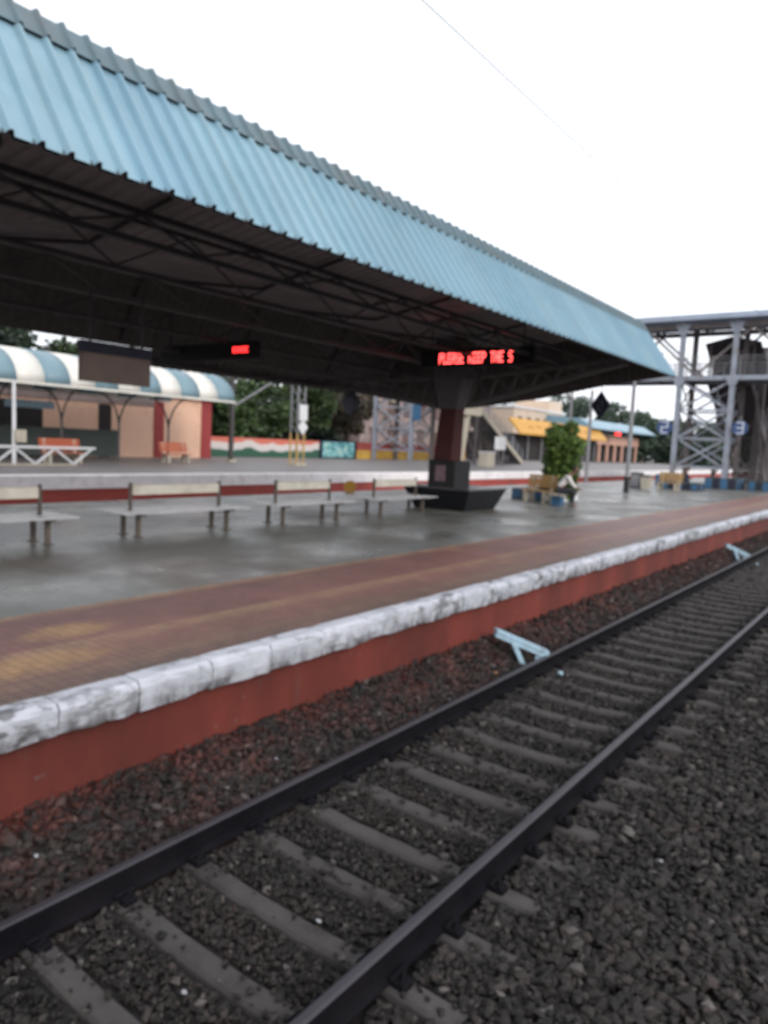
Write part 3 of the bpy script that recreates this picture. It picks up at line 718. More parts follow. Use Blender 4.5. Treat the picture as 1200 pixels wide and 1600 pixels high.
# bush in a painted planter, at the end of the canopy
BX, BY = -10.95, 25.6
r = thing('bush', (BX, BY, 0), 'tall bright green bush growing behind the seated person', 'bush')
mb = MB()
for k in range(9):
    a = random.uniform(0, 6.28); mb.tube((BX + .1 * math.cos(a), BY + .1 * math.sin(a), .1), (BX + .5 * math.cos(a), BY + .5 * math.sin(a), random.uniform(1.5, 2.6)), .03, .012, 5)
mb.build('stem', mt['bark'], r)
bl = [(BX + random.uniform(-.28, .28), BY + random.uniform(-.3, .3), z, q, q, .40) for z, q in ((.45, .42), (.7, .5), (.9, .52), (1.1, .58), (1.3, .62), (1.5, .62), (1.7, .62), (1.9, .62), (2.1, .58), (2.3, .52), (2.5, .40), (2.68, .26))]
V, m = leafcloud(bl, 16000, .075); leaf_obj('foliage', V, m, mt['leaf_light'], r)

# ------------------------------------------------------------------ slatted benches
def slat_bench(x, y, z, rz, L, mat, label, group, legmat='concrete'):
    r = thing('slatted_bench', (0, 0, 0), label, 'bench', group)
    mb = MB()
    for k in range(4): mb.box(-L / 2, L / 2, -.02 + k * .11, .07 + k * .11, .41, .445, .005)
    mb.build('seat', mt[mat], r)
    mb = MB()
    for k in range(4):
        zz = .54 + k * .12; yy = .44 + k * .03
        mb.box(-L / 2, L / 2, yy, yy + .03, zz, zz + .10, .004)
    mb.build('backrest', mt[mat], r)
    for s in (-1, 1):
        mb = MB(); xx = s * (L / 2 - .22)
        mb.prism_x([(-.04, 0), (.10, 0), (.12, .3), (.34, .3), (.38, 0), (.54, 0), (.50, .42), (.60, .96), (.53, .98), (.43, .44), (.40, .405), (-.04, .405)], xx - .045, xx + .045)
        mb.build('leg', mt[legmat], r)
    r.location = (x, y, z); r.rotation_euler = (0, 0, rz); return r
# far platform benches face the near platform (+x)
slat_bench(-28.3, 15.85, FZ, math.radians(90), 1.75, 'orange', 'orange slatted bench on the far platform in front of the dark green hoarding', 'orange benches on the far platform')
slat_bench(-29.4, 22.3, FZ, math.radians(90), 1.6, 'orange', 'orange slatted bench on the far platform in front of the peach building', 'orange benches on the far platform')
slat_bench(-11.3, 24.15, 0, math.radians(-10), 1.25, 'tan', 'tan slatted bench beside the seated person and the bush', 'tan benches near the bush')
slat_bench(-11.5, 41.5, 0, math.radians(-10), 1.4, 'tan', 'distant tan slatted bench at the foot of the footbridge', 'tan benches near the bush')
# planter kerb with painted panels around the bush
def painted_planter(x0, x1, y0, y1, h, label, second='white'):
    r = thing('painted_planter', ((x0 + x1) / 2, (y0 + y1) / 2, 0), label, 'planter', 'blue painted planters on the platform')
    mb = MB(); t = .12
    mb.box(x0, x1, y0, y0 + t, 0, h); mb.box(x0, x1, y1 - t, y1, 0, h); mb.box(x0, x0 + t, y0 + t, y1 - t, 0, h); mb.box(x1 - t, x1, y0 + t, y1 - t, 0, h)
    mb.build('kerb_wall', mt['greendark'], r)
    mb = MB(); n = max(3, int((x1 - x0) / .38)); w = (x1 - x0) / n; mw = MB()
    for k in range(n): q = MB(); q.box(x0 + k * w + .04, x0 + (k + 1) * w - .04, y0 - .012, y0 - .001, .05, h - .05); q.build('painted_panel', mt['bluepaint'] if k % 2 == 0 else mt[second], r)
    n = max(3, int((y1 - y0) / .38)); w = (y1 - y0) / n
    for k in range(n): q = MB(); q.box(x1 + .001, x1 + .012, y0 + k * w + .04, y0 + (k + 1) * w - .04, .05, h - .05); q.build('painted_panel', mt['bluepaint'] if k % 2 else mt[second], r)
    mb = MB(); mb.box(x0 + t, x1 - t, y0 + t, y1 - t, 0, h - .06); mb.build('soil', mt['earth'], r)
painted_planter(-12.6, -10.5, 24.95, 26.3, .42, 'blue and white painted planter kerb that holds the tall bush')

# ------------------------------------------------------------------ people
def skinned(name, pts, edges, mat, parent, sub=2):
    me = D.meshes.new(name); me.from_pydata([p[0] for p in pts], edges, []); me.materials.append(mt[mat])
    o = D.objects.new(name, me); COL.objects.link(o); o.parent = parent
    md = o.modifiers.new('skin', 'SKIN'); md.use_smooth_shade = True
    sv = me.skin_vertices[0].data
    for i, p in enumerate(pts):
        r = p[1]; sv[i].radius = (r, r) if isinstance(r, float) else r
    sv[0].use_root = True
    s = o.modifiers.new('sub', 'SUBSURF'); s.levels = sub; s.render_levels = sub
    return o
def seated_person(x, y, z, rz, label, shirt, lean=.25):
    r = thing('person', (x, y, z), label, 'person', 'people sitting on the platform')
    L = lean   # faces +x locally; pelvis at (0,0,.5)
    sh = (.08 + L * .55, 0, .98); nk = (.12 + L * .7, 0, 1.08); hd = (.20 + L * .85, 0, 1.22)
    P = [((0, 0, .52), (.15, .12)), ((.05 + L * .2, 0, .72), (.13, .10)), (sh, (.15, .10)), (nk, .055), ((hd[0] - .01, 0, hd[2] - .06), .07), ((hd[0], 0, hd[2] + .02), .092), ((hd[0] - .01, 0, hd[2] + .09), .06)]
    E = [(0, 1), (1, 2), (2, 3), (3, 4), (4, 5), (5, 6)]
    for s in (-1, 1):
        b = len(P); P += [((sh[0], s * .17, sh[2] - .02), .058), ((sh[0] + .12, s * .21, .74), .045), ((sh[0] + .30, s * .13, .60), .032), ((sh[0] + .38, s * .10, .585), .034)]
        E += [(2, b), (b, b + 1), (b + 1, b + 2), (b + 2, b + 3)]
        for f in range(4):
            c = len(P); P += [((sh[0] + .43, s * (.075 + .018 * f), .575 - .004 * f), .011), ((sh[0] + .46 + .004 * (f % 3), s * (.07 + .019 * f), .555), .009)]; E += [(b + 3, c), (c, c + 1)]
        c = len(P); P += [((sh[0] + .40, s * .055, .575), .012)]; E += [(b + 3, c)]
        b = len(P); P += [((.06, s * .10, .50), .085), ((.46, s * .13, .50), .068), ((.42, s * .13, .26), .05), ((.44, s * .13, .075), .036), ((.50, s * .13, .035), .034), ((.60, s * .135, .028), .028)]
        E += [(0, b), (b, b + 1), (b + 1, b + 2), (b + 2, b + 3), (b + 3, b + 4), (b + 4, b + 5)]
    skinned('body', P, E, 'skin', r)
    S = [((.0, 0, .56), (.165, .135)), ((.05 + L * .2, 0, .74), (.15, .12)), ((sh[0], 0, sh[2]), (.165, .118)), ((nk[0] - .01, 0, nk[2] - .03), .07)]
    SE = [(0, 1), (1, 2), (2, 3)]
    for s in (-1, 1):
        b = len(S); S += [((sh[0], s * .175, sh[2] - .02), .072), ((sh[0] + .12, s * .21, .74), .06), ((sh[0] + .26, s * .15, .63), .048)]; SE += [(2, b), (b, b + 1), (b + 1, b + 2)]
    skinned('shirt', S, SE, shirt, r)
    S = [((0, 0, .50), (.165, .13))]; SE = []
    for s in (-1, 1):
        b = len(S); S += [((.08, s * .10, .505), .098), ((.47, s * .13, .505), .080), ((.43, s * .13, .28), .066), ((.44, s * .13, .12), .055)]; SE += [(0, b), (b, b + 1), (b + 1, b + 2), (b + 2, b + 3)]
    skinned('trousers', S, SE, 'trousers', r)
    S = [((hd[0] - .02, 0, hd[2] + .12), .05), ((hd[0] - .035, 0, hd[2] + .05), .098), ((hd[0] - .05, 0, hd[2] - .02), .08)]; skinned('hair', S, [(0, 1), (1, 2)], 'hair', r)
    mb = MB(); ox = x; 
    f = MB()
    for s in (-1, 1): f.tube((x + hd[0] + .083, y + s * .032, z + hd[2] + .025), (x + hd[0] + .094, y + s * .032, z + hd[2] + .025), .011, .008)
    f.build('eye', mt['hair'], r)
    f = MB(); f.tube((x + hd[0] + .085, y, z + hd[2] + .01), (x + hd[0] + .112, y, z + hd[2] - .015), .010, .016); f.build('nose', mt['skin'], r)
    f = MB(); f.box(x + hd[0] + .07, x + hd[0] + .084, y - .024, y + .024, z + hd[2] - .052, z + hd[2] - .042); f.build('mouth', mt['maroon'], r)
    f = MB()
    for s in (-1, 1): f.tube((x + hd[0] - .01, y + s * .088, z + hd[2]), (x + hd[0] - .01, y + s * .105, z + hd[2] + .01), .028, .02)
    f.build('ear', mt['skin'], r)
    r.rotation_euler = (0, 0, rz)
    return r
p1 = seated_person(-10.30, 24.0, -.03, math.radians(25), 'person in a white shirt and dark trousers sitting hunched in front of the bush', 'shirt', .34); p1.scale = (1.12, 1.12, 1.08)
# concrete seat block below the person (a painted stool edge)
r = thing('concrete_stool', (-10.3, 24.0, 0), 'low pale concrete seat under the person in the white shirt', 'seat')
mb = MB(); mb.box(-10.55, -10.08, 23.75, 24.3, .33, .40, .012); mb.build('slab', mt['concrete'], r)
mb = MB(); mb.box(-10.50, -10.16, 23.85, 24.2, 0, .329); mb.build('block', mt['bluepaint'], r)

# ------------------------------------------------------------------ poles and small things on the near platform
def pole(x, y, z, h, r0, label, cat='post', black=.8):
    r = thing('lamp_post', (x, y, z), label, cat)
    mb = MB(); mb.tube((x, y, z + (black or 0)), (x, y, z + h), r0, r0 * .8, 12); mb.build('shaft', mt['greypole'], r)
    if black:
        mb = MB(); mb.tube((x, y, z), (x, y, z + black), r0 * 1.35, r0 * 1.25, 12); mb.build('painted_base', mt['black_tile'], r)
    return r
lp = pole(-11.9, 36, 0, 6.6, .11, 'grey tubular lamp post with black painted base right of the bush', 'lamp post')
mb = MB(); mb.tube((-11.9, 36, 6.55), (-10.9, 36, 6.8), .03); mb.box(-11.2, -10.6, 35.9, 36.1, 6.76, 6.84, .02); mb.build('lamp_head', mt['greypole'], lp)
pole(-20.0 + .55, 50, -1.3, 7.6, .13, 'pale grey post just right of the bush top, beside the hanging diamond sign', 'post', 0)
pole(-19.9, 47.5, -1.3, 7.3, .10, 'thinner grey post directly behind the top of the bush', 'post', 0)
r = thing('litter_bin', (-12.45, 41, 0), 'cream litter bin standing near the foot of the footbridge', 'bin')
mb = MB(); mb.frustum([(-12.68, 40.8, .05), (-12.26, 40.8, .05), (-12.26, 41.2, .05), (-12.68, 41.2, .05)], [(-12.74, 40.75, .72), (-12.2, 40.75, .72), (-12.2, 41.25, .72), (-12.74, 41.25, .72)]); mb.build('bin_body', mt['concrete'], r)
mb = MB(); mb.box(-12.78, -12.16, 40.7, 41.3, .722, .80, .02); mb.build('lid', mt['dark_steel'], r)
r = thing('metal_cabinet', (-13.2, 41.6, 0), 'dark grey cabinet beside the cream litter bin', 'cabinet')
mb = MB(); mb.box(-13.5, -12.9, 41.4, 41.9, 0, .92, .02); mb.build('cabinet_body', mt['grey_steel'], r)
mb = MB(); mb.box(-13.42, -12.98, 41.38, 41.399, .1, .8); mb.build('door', mt['greypole'], r)

# ------------------------------------------------------------------ footbridge
fob = thing('footbridge', (-12, 50, 0), 'grey steel roofed footbridge on lattice towers crossing the platforms at right', 'footbridge')
YA, YB = 50.0, 53.2; DZ = 7.2; RZ = 10.65
def column(x, y, z0, z1, w=.30, m='fob'):
    mb = MB()      # I-section: two flanges and a web
    mb.box(x - w / 2, x + w / 2, y - w / 2, y - w / 2 + .04, z0, z1); mb.box(x - w / 2, x + w / 2, y + w / 2 - .04, y + w / 2, z0, z1); mb.box(x - .03, x + .03, y - w / 2 + .041, y + w / 2 - .041, z0, z1)
    c = mb.build('tower_column', mt[m], fob); return c
def xb(mb, x0, x1, y, z0, z1, w=.13, t=.06):
    mb.beam((x0, y, z0), (x1, y, z1), t, w); mb.beam((x0, y + .07, z1), (x1, y + .07, z0), t, w)
def tower(x0, x1, zb, zt=RZ):
    for x in (x0, x1):
        for y in (YA, YB): column(x, y, zb, zt, m='fob' if y == YA else 'fob_brown')
    for y in (YA, YB):
        mb = MB(); hs = np.linspace(1.3 if zb < .3 else zb + .9, DZ - .35, 4)
        for a, b in zip(hs[:-1], hs[1:]): xb(mb, x0 + .16, x1 - .16, y - .03, a + .05, b - .05)
        for h in hs[:-1]: mb.beam((x0 + .15, y, h), (x1 - .15, y, h), .08, .12)
        mb.build('cross_brace', mt['fob'], fob)
    for x in (x0, x1):
        mb = MB(); hs = np.linspace(zb + .9, DZ - .35, 4)
        for a, b in zip(hs[:-1], hs[1:]): mb.beam((x, YA + .16, a), (x, YB - .16, b), .06, .1); mb.beam((x + .07, YA + .16, b), (x + .07, YB - .16, a), .06, .1)
        mb.build('cross_brace', mt['fob_brown'], fob)
tower(-13.56, -10.34, 0.0); tower(-38.8, -34.9, FZ)
XL, XR = -42.0, 8.0
mb = MB()
for y in (YA - .02, YB + .02): mb.box(XL, XR, y - .09, y + .09, DZ - .30, DZ)
mb.box(XL, XR, YA + .08, YB - .08, DZ - .12, DZ - .02)
for x in np.arange(XL + .5, XR, 2.0): mb.box(x - .06, x + .06, YA + .08, YB - .08, DZ - .28, DZ - .125)
mb.build('deck', mt['fob'], fob)
mb = MB()
for y in (YA, YB):
    for z in (.25, .5, .75, 1.0, 1.2): mb.box(XL, XR, y - .02, y + .02, DZ + z - .018, DZ + z + .018)
    for x in np.arange(XL, XR, 1.6): mb.box(x - .03, x + .03, y - .03, y + .03, DZ, DZ + 1.2)
mb.build('railing', mt['greypole'], fob)
mb = MB()     # superstructure truss above deck
for y in (YA, YB):
    mb.box(XL, XR, y - .10, y + .10, RZ - .45, RZ - .15)
    for k, x in enumerate(np.arange(-41.6, 7, 3.22)):
        if k % 2: mb.beam((x, y, DZ), (x + 3.22, y, RZ - .45), .12, .14)
        else: mb.beam((x, y, RZ - .45), (x + 3.22, y, DZ), .12, .14)
for x in np.arange(-41.6, 7, 3.22): mb.beam((x, YA, RZ - .3), (x, YB, RZ - .3), .1, .12)
mb.build('side_truss', mt['fob_brown'], fob)
mb = MB()
for s, y in ((1, YA), (-1, YB)):
    for x in np.arange(-41.6, 7, 3.22): mb = MB(); mb.beam((x, y, RZ - .15), (x, y + (-.5 if s > 0 else .5), RZ + .0), .08, .08); mb.build('roof_bracket', mt['fob'], fob)
mb = MB(); mb.prism_x([(YA - .75, RZ + .02), (YA - .75, RZ + .34), ((YA + YB) / 2, RZ + .80), (YB + .75, RZ + .34), (YB + .75, RZ + .02), (YB + .65, RZ + .02), (YB + .65, RZ + .22), ((YA + YB) / 2, RZ + .70), (YA - .65, RZ + .22), (YA - .65, RZ + .02)], XL - .5, XR)
mb.build('roof', mt['fob_roof'], fob)
# gusset plates on columns
mb = MB()
for x in (-13.56, -10.34):
    for z in (DZ - .35, RZ - .5): mb = MB(); mb.prism_y([(x - .5, z + .35), (x + .5, z + .35), (x + .16, z - .35), (x - .16, z - .35)], YA - .20, YA - .16); mb.build('gusset_plate', mt['fob'], fob)
# stairs
def stair(x0, x1, ya, za, yb, zb, roof, label, dark):
    s = thing('footbridge_stairs', ((x0 + x1) / 2, yb, zb), label, 'stairs', 'stairs down from the footbridge')
    mb = MB()
    for x in (x0, x1): mb.beam((x, ya, za), (x, yb, zb + .15), .10, .42)
    mb.build('stringer', mt['fob_brown'] if dark else mt['concrete'], s)
    n = 34; mb = MB(); dy = (yb - ya) / n; dz = (zb - za) / n
    for k in range(n):
        y = ya + k * dy; z = za + (k + 1) * dz + .17; mb.box(x0 + .051, x1 - .051, y, y + dy * 1.02, z - .18, z - .004 * (k % 2))
    mb.build('steps', mt['fob_dark'] if dark else mt['grey_steel'], s)['kind'] = 'stuff'
    mb = MB()
    for x in (x0, x1):
        for h in (.4, .75, 1.1): mb.beam((x, ya, za + h + .1), (x, yb, zb + h + .25), .035, .035)
        for k in range(11):
            t = k / 10; y = ya + (yb - ya) * t; z = za + (zb - za) * t; mb.box(x - .025, x + .025, y - .025, y + .025, z + .2, z + 1.25)
    mb.build('railing', mt['fob'], s)
    for t in (.25, .6):
        y = ya + (yb - ya) * t; z = za + (zb - za) * t
        mb = MB()
        for x in (x0 + .1, x1 - .1): mb.box(x - .11, x + .11, y - .11, y + .11, zb, z - .2)
        mb.beam((x0 + .1, y, zb + .6), (x1 - .1, y, z - .5), .08, .10); mb.beam((x1 - .1, y + .09, zb + .6), (x0 + .1, y + .09, z - .5), .08, .10)
        mb.build('support_frame', mt['fob_brown'], s)
    if roof:
        mb = MB()
        xm = (x0 + x1) / 2
        for (a, b, z1) in ((x0 - .4, xm, 0), (xm, x1 + .4, 1)):
            pass
        P = []
        for (yy, zz) in ((ya, za), (yb - 2, zb + 1.0)):
            P += [(x0 - .4, yy, zz + 2.5), (xm, yy, zz + 2.95), (x1 + .4, yy, zz + 2.5)]
        mb.add(P, [(0, 1, 4, 3), (1, 2, 5, 4)]); mb.build('stair_roof', mt['fob_dark'], s, thick=.05)
        mb = MB()
        for k in range(6):
            t = k / 5; yy = ya + (yb - 2 - ya) * t; zz = za + (zb + 1 - za) * t
            for x in (x0, x1): mb.box(x - .05, x + .05, yy - .05, yy + .05, zz - .0, zz + 2.5)
        mb.build('roof_post', mt['fob_brown'], s)
    return s
stair(-12.6, -9.9, YB + .2, DZ, 66.5, 0, True, 'dark brown covered stairs descending behind the right footbridge tower', True)
stair(-34.5, -32.4, YB + .2, DZ, 66.0, FZ, False, 'open stairs with pale railings coming down right of the maroon pillar', False)
for (x, y, w) in ((-9.6, 55.5, .42), (-8.7, 54.5, .34), (-8.6, 58.0, .36)):
    mb = MB(); mb.box(x - w / 2, x + w / 2, y - w / 2, y + w / 2, 0, 9.6); mb.build('landing_column', mt['fob_brown'], fob)
mb = MB(); mb.beam((-9.6, 55.0, 9.4), (-7.8, 54.6, 3.0), .3, .2); mb.beam((-8.7, 54.2, .5), (-9.9, 55.0, 6.6), .2, .2); mb.build('diagonal_member', mt['fob_brown'], fob)
# blue painted planters at tower feet
for (x0, x1, y0, y1, h, lb) in ((-14.3, -12.7, 48.9, 51, .7, 'blue painted planter around the left column of the footbridge tower'),
                            (-11.1, -9.3, 48.3, 51, .7, 'blue painted planter around the right column of the footbridge tower'),
                            (-8.9, -7.3, 50, 52, .6, 'blue painted planter right of the footbridge tower at the edge of the view'),
                            (-12.4, -10.3, 43.5, 45.0, .42, 'low blue painted planter in front of the footbridge tower')):
    painted_planter(x0, x1, y0, y1, h, lb, 'navy')
seated_person(-12.1, 46.6, 0, math.radians(0), 'distant person in dark clothes sitting at the foot of the footbridge tower', 'trousers', .3)
r = thing('concrete_stool', (-12.15, 46.6, 0), 'low concrete seat under the distant person in dark clothes', 'seat')
mb = MB(); mb.box(-12.4, -11.9, 46.3, 46.9, .0, .41, .012); mb.build('block', mt['concrete'], r)
# disc signs 2 and 3
def disc(x, y, z, rad, d, label, post=True):
    r = thing('platform_number_sign', (x, y, z - rad), label, 'platform sign', 'round blue platform number signs on the footbridge')
    mb = MB(); mb.tube((x, y - .04, z), (x, y + .04, z), rad, rad, 28); mb.build('disc', mt['signblue'], r)
    digit_mb(d, x, y - .043, z, rad * 1.45).build('number', mt['whiteink'], r)
    mb = MB(); mb.box(x - .03, x + .03, y + .05, y + .09, z - rad, z + rad + .3); mb.build('bracket', mt['greypole'], r)
disc(-14.22, 49.75, 3.82, .50, '2', 'round blue sign with a white 2 left of the footbridge tower')
disc(-9.62, 49.75, 3.88, .46, '3', 'round blue sign with a white 3 right of the footbridge tower')
mb = MB()
mb.box(-14.3, -13.72, 49.85, 49.92, 3.78, 3.86); mb.box(-10.18, -9.6, 49.85, 49.92, 3.84, 3.92); mb.build('sign_arm', mt['fob'], fob)

# ------------------------------------------------------------------ far platform buildings
# striped barrel shelter
sh = thing('platform_shelter', (-30.9, 15, FZ), 'shelter with a barrel roof striped pale blue and cream on the far platform', 'shelter')
SY0, SY1 = -2.0, 25.6
def arc(t): a = math.pi * t; return (-31.9 + 2.7 * math.cos(a), 3.72 + 1.5 * max(0.0, math.sin(a)))
y = SY1; k = 0; NS = 14
while y > SY0:
    ys = [y, y - 1.13]; P = [arc(i / NS) for i in range(NS + 1)]
    mb = MB(); vs = [(x, yy, z) for yy in ys for x, z in P]
    mb.add(vs, [(i, i + 1, NS + 2 + i, NS + 1 + i) for i in range(NS)])
    mb.build('roof_panel', mt['teal'] if k % 2 == 0 else mt['creamroof'], sh, smooth=True, thick=.03); y -= 1.13; k += 1
mb = MB()
for x in (-29.17, -34.63): mb.box(x - .04, x + .04, SY0, SY1, 3.60, 3.70)
mb.box(-31.94, -31.86, SY0, SY1, 5.09, 5.17)
mb.build('edge_beam', mt['creamroof'], sh)
for y in (2.9, 5.7, 8.5, 11.35, 14.2, 17.1, 19.95, 22.75):
    mb = MB(); mb.tube((-30.9, y, FZ), (-30.9, y, 2.6), .06, .05, 8); p = mb.build('post', mt['grey_steel'], sh)
    mb = MB()
    for s in (-1, 1):
        pts = [(-30.9 + s * 1.65 * (1 - math.cos(t * math.pi / 2)), y, 1.9 + 1.75 * math.sin(t * math.pi / 2)) for t in np.linspace(0, 1, 9)]
        mb.path(pts, .04)
    mb.build('curved_arm', mt['grey_steel'], p)
r = thing('overhead_mast', (-30.9, 26.9, FZ), 'grey steel mast with a diagonal strut at the right end of the striped shelter', 'mast')
mb = MB(); mb.box(-31.0, -30.8, 26.8, 27.0, FZ + .15, 7.5); mb.build('shaft', mt['grey_steel'], r)
mb = MB(); mb.beam((-30.9, 27.05, 3.55), (-30.9, 30.6, 5.5), .08); mb.build('strut', mt['greypole'], r)
mb = MB(); mb.box(-31.12, -30.68, 26.68, 27.12, FZ, FZ + .149); mb.build('footing', mt['concrete'], r)

# peach building
b = thing('station_building', (-38, 17, FZ), 'peach painted station building with red corner trims behind the striped shelter', 'building')
mb = MB(); mb.box(-42, -36.0, -5, 29.6, FZ, 4.05); mb.build('wall', mt['peach'], b)
mb = MB(); mb.box(-42.4, -35.6, -5.4, 30.0, 4.052, 4.25); mb.box(-42, -36, -5, 29.6, 4.251, 4.6); mb.build('roof', mt['oldwall'], b)
for (ya, yb) in ((28.9, 29.64), (25.5, 26.15)):
    mb = MB(); mb.box(-36.0, -35.93, ya, yb, FZ, 4.05); mb.build('corner_trim', mt['redtrim'], b)
mb = MB(); mb.box(-36.0, -35.95, 6, 25.49, 3.35, 4.05); mb.build('upper_wall_band', mt['oldwall'], b)  # darker band along the top of the wall, below the roof
for (ya, yb, z0, z1) in ((22.0, 22.75, FZ, 3.3), (14.8, 18.9, FZ, 3.2), (11.0, 13.9, FZ, 3.1), (6, 9, FZ, 3.2)):
    f = MB(); f.box(-36.0, -35.96, ya, yb, z0, z1); f.build('doorway', mt['darkhole'], b)
for ya in (13.95, ):
    f = MB(); f.box(-35.999, -35.9, ya, ya + .8, FZ, 3.5); f.build('pilaster', mt['maroon'], b)
r = thing('name_board', (-34.9, 16.3, 2.9), 'small blue and white board under the shelter roof at the far left', 'sign')
mb = MB(); mb.box(-33.05, -32.98, 15.6, 17.9, 2.75, 3.1); mb.build('panel', mt['paleblue'], r)
for yy in (15.8, 17.7):
    mb = MB(); mb.tube((-33.0, yy, 3.1), (-33.0, yy, 3.75), .02); mb.build('hanger', mt['dark_steel'], r)
# dark green hoarding
r = thing('hoarding', (-33.5, 14, FZ), 'dark green sheet hoarding behind the orange bench at the left edge', 'hoarding')
mb = MB(); mb.box(-33.55, -33.48, 5, 21.55, FZ + .12, 1.90); mb.build('panel', mt['greendark'], r)
for y in np.arange(5.2, 21.6, 2.7):
    mb = MB(); mb.box(-33.62, -33.551, y - .05, y + .05, FZ, 1.95); mb.build('stake', mt['grey_steel'], r)
# white lattice truss lying on the platform
r = thing('lattice_girder', (-26.5, 14, FZ), 'white steel lattice girder standing on the far platform at the left edge', 'girder')
mb = MB(); mb.beam((-26.5, 8, 1.14), (-26.5, 16.05, 1.14), .10, .09); mb.build('top_chord', mt['white'], r)
mb = MB(); 
for k in range(6):
    a = 15.9 - k * 1.5
    mb.beam((-26.5, a, 1.10), (-26.5, a - .75, FZ + .06), .07, .07); mb.beam((-26.5, a - .75, FZ + .06), (-26.5, a - 1.5, 1.10), .07, .07)
mb.build('web_bar', mt['white'], r)
mb = MB(); mb.beam((-26.5, 8, FZ + .04), (-26.5, 15.3, FZ + .04), .08, .07); mb.build('bottom_chord', mt['concrete'], r)
# white post with box
r = thing('service_post', (-28, 13.6, FZ), 'white post with a small switch box in front of the striped shelter', 'post')
mb = MB(); mb.tube((-28, 13.6, FZ), (-28, 13.6, 3.62), .075, .065, 10); mb.build('shaft', mt['white'], r)
mb = MB(); mb.box(-27.92, -27.72, 13.55, 13.95, 1.28, 1.75, .02); mb.build('switch_box', mt['concrete'], r)

# painted boundary walls
r = thing('painted_wall', (-39, 37, FZ), 'boundary wall painted in wavy orange, white and green bands', 'wall')
mb = MB(); mb.box(-39.2, -39.0, 29.7, 43.1, FZ, 1.82); mb.build('painted_face', mt['tricolour'], r)
r = thing('painted_wall', (-39, 45.5, FZ), 'low wall with a teal and white mural right of the lattice mast', 'wall')
mb = MB(); mb.box(-39.2, -39.0, 43.2, 47.8, FZ, 1.90); mb.build('wall_frame', mt['navy'], r)
mb = MB(); mb.box(-38.995, -38.98, 43.5, 47.5, FZ + .12, 1.80); mb.build('mural', mt['mural_teal'], r)
r = thing('painted_wall', (-39, 54, FZ), 'low wall with red band above yellow band behind the lattice tower', 'wall')
mb = MB(); mb.box(-39.2, -39.0, 47.9, 66, FZ, 1.22); mb.build('yellow_band', M('yellow ochre wall', (.50, .30, .06), .8, .3, 1.4, dirt=(.25, .1, .04)), r)
mb = MB(); mb.box(-39.2, -39.0, 47.9, 66, 1.221, 1.88); mb.build('red_band', M('dull red wall', (.26, .05, .045), .8, .3, 1.5), r)
# old building behind
b = thing('old_building', (-57, 78, FZ), 'weathered pinkish grey building behind the lattice tower and walls', 'building')
mb = MB(); mb.box(-62, -55, 68, 100, FZ, 9.5); mb.build('wall', mt['oldwall'], b)
for y in np.arange(70, 98, 3.4):
    for z in (2.0, 5.4):
        w = MB(); w.box(-55.0, -54.94, y, y + 1.5, z, z + 1.7); fr = w.build('window', mt['oldwindow'], b)
        w = MB(); w.box(-54.94, -54.7, y - .15, y + 1.65, z + 1.75, z + 1.9); w.build('sunshade', mt['concrete'], fr)
mb = MB(); mb.box(-62.3, -54.5, 67.7, 100.3, 9.502, 9.8); mb.build('roof', mt['concrete'], b)
# cream building upper right
b = thing('cream_building', (-62, 125, 0), 'cream building with roof parapet above the yellow boards', 'building')
mb = MB(); mb.box(-62, -53, 104, 124, -1.3, 8.8); mb.build('wall', mt['creamwall'], b)
mb = MB(); mb.box(-60, -53.5, 118, 123.5, 8.801, 10.6); mb.build('stair_room', mt['creamwall'], b)
mb = MB(); mb.box(-62.2, -52.8, 103.8, 124.2, 8.5, 8.799); mb.build('parapet', mt['white'], b)
for y in np.arange(105.5, 122, 3.2):
    w = MB(); w.box(-53.0, -52.95, y, y + 1.4, 5.6, 7.2); w.build('window', mt['darkhole'], b)
# shops with yellow boards
b = thing('shop_row', (-46, 104, FZ), 'dark fronted shops under long yellow name boards beyond the stairs', 'shops')
mb = MB(); mb.box(-52, -45.6, 86, 121, FZ, 4.1); mb.build('shop_front', mt['darkhole'], b)
mb = MB(); mb.prism_y([(-45.6, 6.15), (-45.5, 6.2), (-43.7, 4.2), (-43.7, 3.95), (-43.8, 3.95), (-45.6, 5.95)], 88, 120.5); mb.build('awning', mt['yellow'], b)
mb = MB()
for k in range(9):
    y = 92 + k * 2.9
    zc = 5.0 + .15 * (k % 2); xc = -43.7 - (zc - 4.2) * .9 + .02; mb.beam((xc, y, zc), (xc, y + 1.5, zc), .03, .16); mb.beam((xc, y + .35, zc), (xc - .25, y + .35, zc + .28), .25, .03)
mb.build('board_lettering', M('faded brown lettering', (.30, .14, .02), .6, .1, 3), b)
for y in (89, 93.5, 98, 103, 108, 114, 119):
    mb = MB(); mb.box(-45.35, -45.15, y, y + .2, FZ, 3.94); mb.build('post', mt['greypole'], b)
# far blue roofed shelter with pink arches
b = thing('far_shelter', (-46, 135, FZ), 'far shelter with light blue roof and pink arched front left of the footbridge', 'shelter')
mb = MB(); mb.prism_y([(-44.5, 5.9), (-44.5, 6.1), (-47, 7.6), (-54, 8.2), (-54, 5.9)], 116, 150); mb.build('roof', mt['roof_blue'], b)
mb = MB(); mb.box(-52, -48, 118, 150, FZ, 5.2); mb.build('wall', mt['darkhole'], b)
mb = MB(); mb.box(-47.0, -46.7, 117, 149, 3.5, 5.2); mt['pinkwall'] = M('pink wall', (.55, .33, .26), .8, .15, 1)
mb.build('arch_band', mt['pinkwall'], b)
for y in np.arange(117, 150, 4.0):
    mb = MB(); mb.box(-47.0, -46.7, y, y + .9, FZ, 3.499); mb.build('column', mt['pinkwall'], b)
b = thing('signal_light', (-44.4, 128, 5.2), 'small red lit display under the eave of the far blue roof', 'display board')
